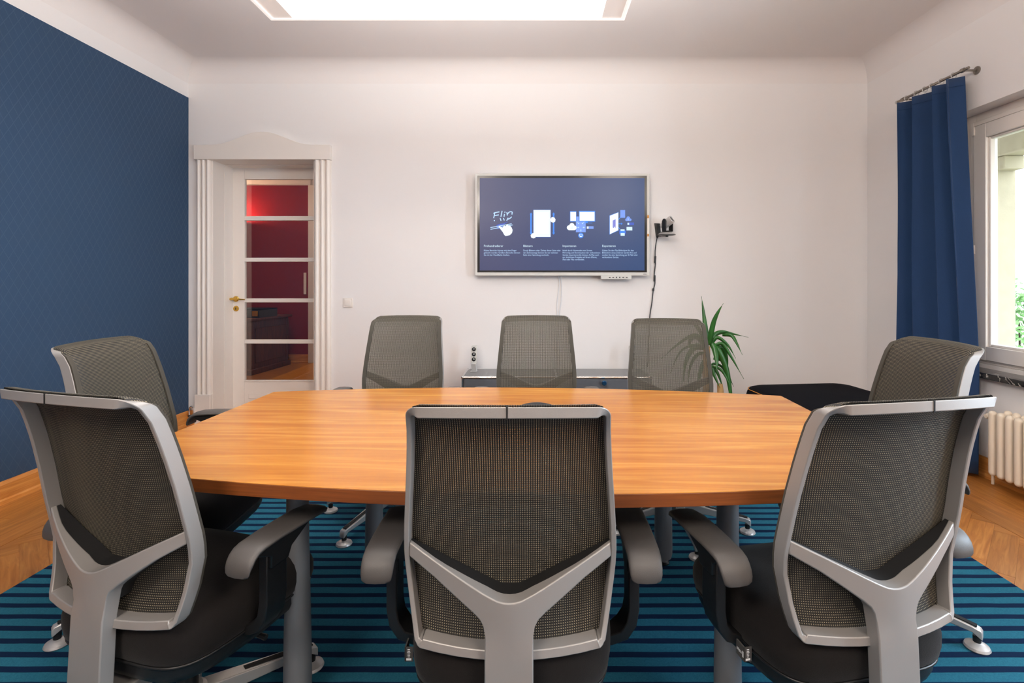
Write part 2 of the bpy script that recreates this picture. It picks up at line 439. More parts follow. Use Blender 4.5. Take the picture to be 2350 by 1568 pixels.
# skirting boards
def skirt(name, prof_dir, pts):
    bm = BM()
    (ax, ay), (bx, by) = pts; nx, ny = prof_dir
    pr = [(0, 0), (.024, 0), (.024, .02), (.016, .028), (.016, .105), (.010, .125), (0, .125)]
    prism(bm, pr, lambda d, z: (ax+nx*d, ay+ny*d, z), lambda d, z: (bx+nx*d, by+ny*d, z))
    return struct(name, bm, M['skirt'], smooth=False)
skirt('baseboard_left', (1, 0), ((XL, YB), (XL, YF)))
skirt('baseboard_right', (-1, 0), ((XR, YB), (XR, YF)))
skirt('baseboard_front', (0, -1), ((XL+.024, YF), (-2.862, YF)))
skirt('baseboard_front', (0, -1), ((-1.725, YF), (XR-.024, YF))).name = 'baseboard_front_right'

# door with casing
door = tag(empty('door_1', (0, 0, 0)), kind='structure')
bm = BM()   # reveal lining
box(bm, DX0-.002, DX0+.010, YF-.004, 4.70, 0, DZ); box(bm, DX1-.010, DX1+.002, YF-.004, 4.70, 0, DZ); box(bm, DX0, DX1, YF-.004, 4.70, DZ-.010, DZ+.002)
box(bm, DX0+.010, DX0+.016, YF+.16, 4.70, 0, DZ-.01); box(bm, DX0+.01, DX1, YF+.16, 4.70, DZ-.016, DZ-.01)
obj('lining', bm, M['white'], door, bevel=.002)
def pilaster(x0, x1):
    bm = BM(); n = 3; w_ = (x1-x0)
    pts = [(x0, 0), (x0, .014)]
    # three raised reeds
    rw = w_/n
    for i in range(n):
        a = x0+i*rw
        for t in range(7):
            f = t/6; pts.append((a+rw*(.1+.8*f), .018+.016*math.sin(PI*f)**.7))
        pts.append((a+rw*.95, .012))
    pts += [(x1, .014), (x1, 0)]
    prism(bm, pts, lambda x, d: (x, YF-d, .265), lambda x, d: (x, YF-d, 2.262))
    obj('pilaster', bm, M['white'], door, ang=60)
    bm = BM(); box(bm, x0-.006, x1+.006, YF-.036, YF, 0, .265); obj('plinth_block', bm, M['white'], door, bevel=.003)
pilaster(-2.872, -2.750); pilaster(-1.869, -1.728)
bm = BM()
pts = [(-2.882, 2.262), (-2.882, 2.385)]
cxp = -2.30
for i in range(31):
    x = -2.75+i*(.93/30)
    t = (x-cxp)/.42
    pts.append((x, 2.388+.11*(math.cos(PI*t)*.5+.5 if abs(t) < 1 else 0)))
pts += [(-1.722, 2.388), (-1.722, 2.262)]
prism(bm, pts, lambda x, z: (x, YF-.042, z), lambda x, z: (x, YF, z))
obj('pediment', bm, M['white'], door, ang=40, bevel=.003)
# the leaf: stiles, rails, five panes
LY0, LY1 = 4.68, 4.72
gx0, gx1 = -2.63, -1.985
zs = [H+(CY-y)/250.5 for y in (413, 497, 507, 592, 601, 685, 694, 779, 788, 872)]
bm = BM()
box(bm, DX0+.012, gx0, LY0, LY1, .005, DZ-.012); box(bm, gx1, DX1-.012, LY0, LY1, .005, DZ-.012)
box(bm, gx0, gx1, LY0, LY1, zs[0], DZ-.012); box(bm, gx0, gx1, LY0, LY1, .005, zs[9])
for i in (1, 3, 5, 7): box(bm, gx0, gx1, LY0, LY1, zs[i+1], zs[i])
for z in (zs[9]-.0, ): box(bm, gx0-.0, gx1, LY0-.006, LY0, z-.010, z)
box(bm, gx0+.04, gx1-.04, LY0-.008, LY0, .16, zs[9]-.12)
leaf = obj('door_leaf', bm, M['white'], door, bevel=.003)
for i in range(5):
    bm = BM(); box(bm, gx0-.004, gx1+.004, LY0+.017, LY0+.022, zs[2*i+1]-.004, zs[2*i]+.004); obj('pane', bm, M['dglass'], door, smooth=False)
hz = H+(CY-686)/250.5; hx = -2.705
bm = BM(); lathe(bm, [(0, 0), (.026, 0), (.026, .006), (.018, .010), (.010, .012), (.010, .05), (0, .052)], 24, Matrix.Translation((hx, LY0, hz)) @ Matrix.Rotation(PI/2, 4, 'X'))
tube(bm, [(hx-.028, LY0-.046, hz), (hx-.01, LY0-.05, hz+.002), (hx+.03, LY0-.052, hz+.001), (hx+.07, LY0-.05, hz-.003), (hx+.105, LY0-.046, hz-.004)], [.010, .012, .010, .007, .005], 10)
hd = obj('door_handle', bm, M['brass'], door)
bm = BM(); lathe(bm, [(0, 0), (.026, 0), (.024, .005), (.012, .007), (0, .007)], 24, Matrix.Translation((hx, LY0, hz-.088)) @ Matrix.Rotation(PI/2, 4, 'X'))
ke = obj('escutcheon', bm, M['brass'], door)
bm = BM(); box(bm, hx-.003, hx+.003, LY0-.0085, LY0-.006, hz-.10, hz-.084); lathe(bm, [(0, 0), (.005, 0), (.005, .003), (0, .003)], 12, Matrix.Translation((hx, LY0-.0058, hz-.082)) @ Matrix.Rotation(PI/2, 4, 'X'))
obj('keyhole', bm, M['gap'], door)

# adjoining room seen through the door glass
bm = BM(); box(bm, -7, -3.32, 7.66, 7.9, -.06, 3.2); box(bm, -3.32, XR, 7.70, 7.9, -.06, 3.2)
wr = struct('wall_adjoining', bm, M['wall'], smooth=False)
bm = BM(); box(bm, -7, -3.34, 7.652, 7.66, .12, 2.64); obj('red_paint', bm, M['red'], wr, smooth=False)
bm = BM(); box(bm, -7, -6.8, YF+WT, 7.9, -.06, 3.2); struct('wall_adjoining_left', bm, M['wall'], smooth=False)
bm = BM(); box(bm, -.6, -.4, YF+WT, 7.9, -.06, 3.2); struct('wall_adjoining_right', bm, M['wall'], smooth=False)
bm = BM(); box(bm, -7, -.4, YF+WT, 7.9, 2.95, 3.2); struct('ceiling_adjoining', bm, M['ceiling'], smooth=False)
bm = BM(); box(bm, -7, XL-.3, YF+.1, YF+WT, -.06, 3.2); struct('wall_adjoining_near', bm, M['wall'], smooth=False)
skirt('baseboard_adjoining', (0, -1), ((-6.8, 7.652), (-3.34, 7.652)))
# door frame standing in the far wall (pale strip right of the red wall)
bm = BM(); box(bm, -3.34, -3.24, 7.62, 7.70, 0, 2.64); struct('trim_1', bm, M['white'], bevel=.004)

# window in the right wall
def window(name, y0, y1, full=True):
    wd = tag(empty(name, (0, 0, 0)), kind='structure')
    x = 2.985
    fo = .045
    bm = BM()
    def ring(bm, ya, yb, za, zb, t, xa, xb):
        box(bm, xa, xb, ya, ya+t, za, zb); box(bm, xa, xb, yb-t, yb, za, zb); box(bm, xa, xb, ya+t, yb-t, za, za+t); box(bm, xa, xb, ya+t, yb-t, zb-t, zb)
    ring(bm, y0, y1, WZ0+.03, WZ1, .085, x, x+.09)
    ring(bm, y0+.05, y1-.05, WZ0+.045, WZ1-.05, .03, x-.012, x)
    obj('window_frame', bm, M['white'], wd, bevel=.003)
    ym = (y0+y1)/2
    for ya, yb in ((ym, y1-.094), (y0+.094, ym)):
        bm = BM(); za, zb = .715, 2.27
        ring(bm, ya, yb, za, zb, .092, x-.026, x+.05)
        ring(bm, ya+.092, yb-.092, za+.092, zb-.092, .016, x-.008, x+.04)
        sash = obj('sash', bm, M['white'], wd, bevel=.004)
        bm = BM(); box(bm, x+.015, x+.021, ya+.1, yb-.1, za+.1, zb-.1); obj('pane', bm, M['glass'], sash, smooth=False)
        bm = BM(); box(bm, x-.034, x-.026, yb-.012, yb+.004, zb-.06, zb-.005) if yb > ym+.1 else box(bm, x-.034, x-.026, ya-.004, ya+.012, zb-.06, zb-.005)
        obj('hinge', bm, M['white'], sash, bevel=.002)
        bm = BM(); box(bm, x-.034, x-.026, yb-.012, yb+.004, za+.7, za+.76) if yb > ym+.1 else box(bm, x-.034, x-.026, ya-.004, ya+.012, za+.7, za+.76)
        obj('hinge', bm, M['white'], sash, bevel=.002)
    bm = BM(); box(bm, x-.02, x+.09, y0, y1, WZ0, WZ0+.03)
    obj('sill_rail', bm, M['white'], wd, bevel=.003)
    bm = BM(); box(bm, 2.80, x+.0, y0-.04, y1+.02, WZ0-.032, WZ0+.004)
    obj('window_sill', bm, M['marble'], wd, bevel=.004)
window('window_1', *wins[0]); window('window_2', *wins[1])

# rug
bm = BM(); box(bm, -2.093, 1.948, .3, 3.09, -.004, .012)
rug = tag(obj('rug', bm, M['rug'], bevel=.003), 'large blue rug with navy stripes running crosswise under the table', 'rug')
RZ = .012

# ------------------------------------------------------------------ conference table
TX, TY, TR = -.062, 1.815, math.radians(-2.0)
table = tag(empty('conference_table', (TX, TY, RZ), TR), 'boat-shaped orange cherry wood conference table on grey columns', 'table')
TZ = .74-RZ
hw, hdc, hde = 1.125, .595, .465   # half length, half depth at the middle and at the ends
out = []
n = 24
for i in range(n+1):
    u = -1+2*i/n; out.append((hw*u, -(hde+(hdc-hde)*(1-u*u))))
for i in range(n+1):
    u = 1-2*i/n; out.append((hw*u, hde+(hdc-hde)*(1-u*u)))
bm = BM()
prism(bm, out, lambda x, y: (x, y, TZ-.034), lambda x, y: (x, y, TZ-.0012))
top = obj('table_top', bm, M['shaded_edge'], table, bevel=.0012, ang=30)
bm = BM(); prism(bm, out, lambda x, y: (x*.9995, y*.9992, TZ-.0012), lambda x, y: (x*.9995, y*.9992, TZ))
obj('veneer', bm, M['table'], top, smooth=False)
c, s_ = math.cos(-TR), math.sin(-TR)
legs = []
for (wx, wy) in ((-.683, 1.49), (.563, 1.49), (-.69, 2.23), (.566, 2.24)):
    dx, dy = wx-TX, wy-TY
    lx, ly = dx*c-dy*s_, dx*s_+dy*c
    bm = BM()
    lathe(bm, [(0, .012), (.020, .012), (.020, .02), (.034, .028), (.038, .045), (.0385, .08), (.037, .2), (.031, .48), (.0295, TZ-.05), (.045, TZ-.046), (.06, TZ-.036), (.06, TZ-.0345), (0, TZ-.0345)], 28)
    o = obj('leg', bm, M['legmetal'], table); o.location = (lx, ly, 0)
    bm = BM(); lathe(bm, [(0, 0), (.024, 0), (.026, .006), (.018, .012), (0, .012)], 20)
    obj('foot', bm, M['black'], o)
    legs.append((lx, ly))
bm = BM()
for (a, b) in ((0, 1), (2, 3)):
    box(bm, legs[a][0], legs[b][0], (legs[a][1]+legs[b][1])/2-.02, (legs[a][1]+legs[b][1])/2+.02, TZ-.064, TZ-.036)
for (a, b) in ((0, 2), (1, 3)):
    box(bm, (legs[a][0]+legs[b][0])/2-.02, (legs[a][0]+legs[b][0])/2+.02, legs[a][1], legs[b][1], TZ-.064, TZ-.036)
obj('under_frame', bm, M['legmetal'], table)

# puck on the table
pk = tag(empty('speakerphone', (.014, 1.955, .74)), 'low black speakerphone lying on the table behind the foreground centre chair', 'speakerphone')
bm = BM(); lathe(bm, [(0, 0), (.066, 0), (.074, .006), (.076, .014), (.070, .022), (.045, .030), (.0, .032)], 36); obj('housing', bm, M['gap2'], pk)
bm = BM(); lathe(bm, [(0, .030), (.03, .0305), (.032, .033), (.02, .036), (0, .0365)], 28); obj('speaker_grille', bm, M['gap2'], pk)

# ------------------------------------------------------------------ office chairs
PROF = [(1.003, -.302, .203), (.975, -.277, .205), (.95, -.260, .207), (.90, -.243, .211), (.854, -.230, .215), (.78, -.212, .222), (.709, -.198, .228),
        (.65, -.185, .2305), (.603, -.178, .227), (.53, -.185, .216), (.462, -.203, .202)]
def prof(z):
    return interp(PROF, z)
BW = .025   # how far the middle of the back bows rearward
FD = .034   # frame depth
def bow(x, z):
    w_ = prof(z)[1]
    u = min(1, abs(x)/w_)
    return -BW*(1-u*u)
ZT, ZB = 1.003, .462
def back_loop():
    """closed outline (x, z), anticlockwise seen from behind, with rounded corners"""
    pts = []
    rt, rb = .030, .014
    wt, wb = prof(ZT)[1], prof(ZB)[1]
    N_ = 10
    for i in range(N_+1):   # bottom, left to right
        u = -1+2*i/N_; x = u*(wb-rb); pts.append((x, ZB-.010*(1-u*u), 'b'))
    for i in range(1, 5):
        t = i/5*PI/2; pts.append((wb-rb+rb*math.sin(t), ZB+rb-rb*math.cos(t), 'c'))
    for i in range(0, 17):
        z = ZB+rb+(ZT-rt-ZB-rb)*i/16; pts.append((prof(z)[1], z, 's'))
    wr_ = prof(ZT-rt)[1]
    for i in range(1, 7):
        t = i/7*PI/2; pts.append((wr_-rt+rt*math.cos(t)-(wr_-wt)*math.sin(t)*.5, ZT-rt+rt*math.sin(t), 'k'))
    for i in range(N_+1):
        u = 1-2*i/N_; pts.append((u*(wt-rt), ZT+.004*(1-u*u), 't'))
    for i in range(1, 7):
        t = PI/2-i/7*PI/2; pts.append((-(wr_-rt+rt*math.cos(t)-(wr_-wt)*math.sin(t)*.5), ZT-rt+rt*math.sin(t), 'k'))
    for i in range(0, 17):
        z = ZT-rt-(ZT-rt-ZB-rb)*i/16; pts.append((-prof(z)[1], z, 's'))
    for i in range(1, 5):
        t = PI/2-i/5*PI/2; pts.append((-(wb-rb+rb*math.sin(t)), ZB+rb-rb*math.cos(t), 'c'))
    return pts
LOOP = back_loop()
def loop_sweep(bm, t_of, d0, d1, outset=0.0):
    """rectangular section swept round the back outline; t_of(kind) -> thickness inward; d0/d1 depth behind/in front"""
    n = len(LOOP); rings = []
    for i in range(n):
        x, z, k = LOOP[i]; a = LOOP[i-1]; b = LOOP[(i+1) % n]
        tx, tz = b[0]-a[0], b[1]-a[1]; l = math.hypot(tx, tz); nx, nz = tz/l, -tx/l   # outward
        th = t_of(k)
        if k == 'k' and t_of('t') != t_of('s'): th = t_of('s')+(t_of('t')-t_of('s'))*max(0, min(1, (z-(ZT-.030))/.030))**2
        y = prof(z)[0]+bow(x, z)
        xo, zo = x+nx*outset, z+nz*outset
        xi, zi = x-nx*th, z-nz*th
        yi = prof(zi)[0]+bow(xi, zi) if k in 'tb' else y
        if k == 't' or k == 'k': yi = y
        dr = .34*(1 if k == 't' else (max(0, z-(ZT-.032))/.032)**1.5 if k == 'k' else 0)   # the top rail leans down towards the front
        xo2 = xo
        rings.append([bm.verts.new((xo, y+d0, zo-dr*d0)), bm.verts.new((xi, yi+d0, zi-dr*d0*.4)), bm.verts.new((xi, yi+d1, zi-dr*d1*.4)), bm.verts.new((xo2, y+d1, zo-dr*d1))])
    for i in range(n):
        a, b = rings[i], rings[(i+1) % n]
        for k in range(4): bm.faces.new((a[k], a[(k+1) % 4], b[(k+1) % 4], b[k]))

def yoke_mesh():
    bm = BM()
    # outline tables: |x| -> upper z, lower z
    up = [(0, .585), (.012, .5857), (.025, .5885), (.045, .597), (.07, .609), (.11, .629), (.16, .653), (.2185, .680)]
    lo = [(.05, .515), (.053, .532), (.06, .545), (.075, .558), (.11, .583), (.16, .617), (.2185, .649)]
    xs_in = [0, .012, .025, .038, .050]
    xs_out = [.053, .06, .075, .092, .11, .135, .16, .187, .2185]
    def Y(x):
        return -.248+.061*(min(1, abs(x)/.2185))**1.6
    rows = 4
    rear, front = {}, {}
    def thick(x): return .034-.020*min(1, max(0, abs(x)-.05)/.10)
    def v(x, z, key):
        y = Y(x)
        if key not in rear:
            rear[key] = bm.verts.new((x, y, z)); front[key] = bm.verts.new((x, y+thick(x), z))
        return key
    cols = [(-x) for x in reversed(xs_out)]+[-x for x in reversed(xs_in[1:])]+xs_in+xs_out
    grid = []
    for x in cols:
        a = abs(x); zt = interp(up, a)[0]; zb = interp(lo, max(a, .05))[0]
        grid.append([v(x, zt+(zb-zt)*r/rows, (round(x, 4), r)) for r in range(rows+1)])
    faces = []
    for a, b in zip(grid, grid[1:]):
        for r in range(rows): faces.append((a[r], b[r], b[r+1], a[r+1]))
    # the stem
    path = [(-.249, .48), (-.251, .44), (-.253, .40), (-.255, .36), (-.257, .325), (-.253, .298), (-.240, .276), (-.215, .264), (-.17, .260), (-.06, .260)]
    scols = [x for x in cols if abs(x) <= .0501]
    prev = [(round(x, 4), rows) for x in scols]
    for i, (py, pz) in enumerate(path):
        q0 = path[max(0, i-1)]; q1 = path[min(len(path)-1, i+1)]
        if i == 0: q0 = (-.248, .53)
        dy, dz = q1[0]-q0[0], q1[1]-q0[1]; l = math.hypot(dy, dz); ny, nz = -dz/l, dy/l   # towards seat
        cur = []
        for x in scols:
            key = ('s', i, round(x, 4))
            rear[key] = bm.verts.new((x, py, pz)); front[key] = bm.verts.new((x, py+ny*.034, pz+nz*.034)); cur.append(key)
        for k in range(len(scols)-1): faces.append((prev[k], prev[k+1], cur[k+1], cur[k]))
        prev = cur
    edges = {}
    for f in faces:
        bm.faces.new([rear[k] for k in f]); bm.faces.new([front[k] for k in reversed(f)])
        for a, b in zip(f, f[1:]+f[:1]):
            if (b, a) in edges: del edges[(b, a)]
            else: edges[(a, b)] = 1
    for a, b in edges: bm.faces.new((rear[a], front[a], front[b], rear[b]))
    return bm

def liner_mesh():
    # dark moulding between the arms of the support and the cloth
    bm = BM()
    up = [(0, .5845), (.012, .5852), (.025, .588), (.045, .5965), (.07, .6085), (.11, .6285), (.16, .6525), (.2165, .6785)]
    lo = [(0, .500), (.05, .513), (.053, .532), (.06, .545), (.075, .559), (.11, .584), (.16, .618), (.2165, .649)]
    xs = [0, .012, .025, .038, .05, .053, .06, .075, .092, .11, .135, .16, .187, .2165]
    rows = []
    for x in [-q for q in reversed(xs[1:])]+xs:
        a = abs(x); yr = -.248+.061*(min(1, a/.2185))**1.6; th = .034-.020*min(1, max(0, a-.05)/.10)
        col = []
        for z in (interp(up, a)[0], interp(lo, a)[0]):
            yf = prof(z)[0]+bow(x, z)+FD-.006
            col.append(bm.verts.new((x, yr+th-.0005, z))); col.append(bm.verts.new((x, max(yf, yr+th+.001), z)))
        rows.append((col[0], col[1], col[3], col[2]))
    for a, b in zip(rows, rows[1:]):
        for k in range(4): bm.faces.new((a[k], a[(k+1) % 4], b[(k+1) % 4], b[k]))
    bm.faces.new(rows[0]); bm.faces.new(rows[-1][::-1])
    return bm

def mesh_panel():
    nu, nv = 24, 36
    bm = BM(); uvl = bm.loops.layers.uv.new('UVMap')
    z0, z1 = ZB+.006, ZT-.008
    P = .0049
    g = []
    zc = ZT-.030; r_ = .029
    def drop(x, w_):
        d = abs(x)-(w_-r_)
        return 0 if d <= 0 else r_-math.sqrt(max(0, r_*r_-min(d, r_)**2))
    us = [math.copysign(abs(-1+2*i/nu)**.8, -1+2*i/nu) for i in range(nu+1)]
    arc = 0
    for j in range(nv+1):
        z = z0+(zc-z0)*j/nv; py, pw_ = prof(z)
        w_ = pw_-.005
        row = []
        for u in us:
            x = u*w_
            zz = z-(.010*(1-u*u))*(1-j/nv)
            row.append((bm.verts.new((x, py-BW*(1-u*u)+FD+.002-.004*(1-abs(u)**6), zz)), x/P, z/P))
        g.append(row)
    for k in range(1, 7):      # up to the front top edge, round the corners
        v_ = k/6; row = []
        for u in us:
            w_ = prof(ZT)[1]-.003; x = u*(w_+(prof(zc)[1]-.005-w_)*(1-v_))
            zz = zc+v_*(.0195+.004*(1-u*u))-drop(x, w_)*v_
            row.append((bm.verts.new((x, prof(zz)[0]-BW*(1-u*u)+FD+.002-.004*(1-abs(u)**6)*(1-v_), zz)), x/P, (zc+v_*.02)/P))
        g.append(row)
    for k in range(1, 6):      # back over the rail
        s_ = k/5; row = []
        for u in us:
            w_ = prof(ZT)[1]-.004; x = u*w_
            yy_ = prof(ZT-drop(x, w_)*1.05)[0]-BW*(1-u*u)+(FD+.002)*(1-s_)+.0045
            zz = ZT-.0100*(1-s_)+.004*(1-u*u)+.0008+.0018*math.sin(PI*s_)-drop(x, w_)*1.02
            row.append((bm.verts.new((x, yy_, zz)), x/P, (zc+.02+.034*s_)/P))
        g.append(row)
    for j in range(len(g)-1):
        for i in range(nu):
            q = (g[j][i], g[j][i+1], g[j+1][i+1], g[j+1][i])
            f = bm.faces.new([k[0] for k in q])
            for lp, k in zip(f.loops, q): lp[uvl].uv = (k[1], k[2])
    return bm

def seat_mesh():
    bm = BM(); n = 48
    def outline(k, sc=1.0, ins=0.0):
        t = 2*PI*k/n; c_, s__ = math.cos(t), math.sin(t); e = .38
        x = math.copysign(abs(c_)**e, c_)*(.245-ins); y = math.copysign(abs(s__)**e, s__)*(.235-ins)+.03
        x *= 1-.10*max(0, -(y-.03)/.235)
        return x, y
    def zadd(x, y):
        d = 0
        if y > .12: d -= .045*((y-.12)/.145)**2
        return d
    rings = []
    for ins, z in ((.03, .352), (.012, .355), (.004, .366), (0, .390), (.0, .415), (.005, .438), (.016, .455), (.032, .465), (.06, .470), (.11, .468), (.17, .464)):
        rings.append([bm.verts.new((x, y, z+zadd(x, y)*(1 if z > .43 else .7 if z > .38 else .5))) for x, y in (outline(k, 1, ins) for k in range(n))])
    for a, b in zip(rings, rings[1:]):
        for k in range(n): bm.faces.new((a[k], a[(k+1) % n], b[(k+1) % n], b[k]))
    bm.faces.new(rings[0][::-1])
    c_ = bm.verts.new((0, .03, .463))
    for k in range(n): bm.faces.new((rings[-1][k], rings[-1][(k+1) % n], c_))
    return bm
def shell_mesh():
    bm = BM(); n = 40
    def outline(k, ins):
        t = 2*PI*k/n; c_, s__ = math.cos(t), math.sin(t); e = .42
        x = math.copysign(abs(c_)**e, c_)*(.238-ins); y = math.copysign(abs(s__)**e, s__)*(.228-ins)+.03
        x *= 1-.10*max(0, -(y-.03)/.235)
        return x, y
    rings = []
    for ins, z in ((.11, .298), (.03, .303), (.010, .314), (.004, .33), (.006, .353)):
        rings.append([bm.verts.new((x, y, z-(.045*.5*((y-.12)/.145)**2 if y > .12 else 0))) for x, y in (outline(k, ins) for k in range(n))])
    for a, b in zip(rings, rings[1:]):
        for k in range(n): bm.faces.new((a[k], a[(k+1) % n], b[(k+1) % n], b[k]))
    bm.faces.new(rings[0][::-1]); bm.faces.new(rings[-1])
    return bm
AZ = .622
def pad_mesh(sx):
    """arm pad: top surface falls away at the rear; plan with rounded ends"""
    bm = BM()
    st = [(-.139, .560, .030), (-.140, .566, .034), (-.138, .578, .0365), (-.133, .592, .038), (-.124, .604, .0385), (-.110, .614, .039), (-.09, .619, .0395), (-.04, AZ, .0405), (.03, AZ, .0425), (.09, AZ-.001, .043), (.125, AZ-.003, .040), (.138, AZ-.007, .034), (.143, AZ-.013, .028)]
    rings = []
    for i, (y, z, w_) in enumerate(st):
        a = st[max(0, i-1)]; b = st[min(len(st)-1, i+1)]; dy, dz = b[0]-a[0], b[1]-a[1]; l = math.hypot(dy, dz); ny, nz = -dz/l, dy/l
        ring = []
        th = .016 if 2 < i < len(st)-2 else .012
        for k in range(16):
            t = 2*PI*k/16; cx_, cz_ = math.cos(t), math.sin(t)
            px_ = math.copysign(abs(cx_)**.42, cx_)*w_
            pn = (math.copysign(abs(cz_)**.55, cz_)-1)*th/2
            if cz_ > 0: pn += -.003*(px_/w_)**2
            ring.append(bm.verts.new((px_+sx*.307+ (0.004*sx if y > .1 else 0), y+ny*pn, z+nz*pn)))
        rings.append(ring)
    for a, b in zip(rings, rings[1:]):
        for k in range(16): bm.faces.new((a[k], a[(k+1) % 16], b[(k+1) % 16], b[k]))
    bm.faces.new(rings[0][::-1]); bm.faces.new(rings[-1])
    return bm
def post_mesh(sx):
    bm = BM()
    # upright with its curve towards the seat
    path = [(.296, .585), (.296, .50), (.296, .44), (.290, .405), (.272, .378), (.240, .360), (.19, .350), (.10, .318), (.06, .300)]
    rings = []
    for i, (x, z) in enumerate(path):
        a = path[max(0, i-1)]; b = path[min(len(path)-1, i+1)]; dx, dz = b[0]-a[0], b[1]-a[1]; l = math.hypot(dx, dz); nx, nz = -dz/l, dx/l
        hy = .034 if i < 5 else .024; ht = .013; y0 = -.012
        rings.append([bm.verts.new((sx*(x+nx*ht*p), y0+hy*q, z+nz*ht*p)) for p, q in ((1, -1), (1, 1), (-1, 1), (-1, -1))])
    for a, b in zip(rings, rings[1:]):
        for k in range(4): bm.faces.new((a[k], a[(k+1) % 4], b[(k+1) % 4], b[k]))
    bm.faces.new(rings[0][::-1]); bm.faces.new(rings[-1])
    # wedge under the pad
    pts = [(-.110, .600), (-.100, .588), (-.040, .560), (-.040, .53), (.018, .53), (.03, .555), (.10, .590), (.128, .604), (.10, .608), (-.09, .608)]
    prism(bm, pts, lambda y, z: (sx*.280, y, z), lambda y, z: (sx*.318, y, z))
    return bm
def leg_mesh():
    bm = BM()
    R_ = .335
    st = [(.02, .024, .075, .118), (.05, .023, .072, .116), (.15, .020, .066, .101), (.27, .017, .058, .082), (.325, .016, .054, .074), (.345, .015, .040, .068), (.350, .014, .036, .060)]
    rings = [[bm.verts.new((x, -w_, z0)), bm.verts.new((x, w_, z0)), bm.verts.new((x, w_, z1)), bm.verts.new((x, -w_, z1))] for x, w_, z0, z1 in st]
    rings = rings
    for a, b in zip(rings, rings[1:]):
        for k in range(4): bm.faces.new((a[k], a[(k+1) % 4], b[(k+1) % 4], b[k]))
    bm.faces.new(rings[0][::-1]); bm.faces.new(rings[-1])
    return bm

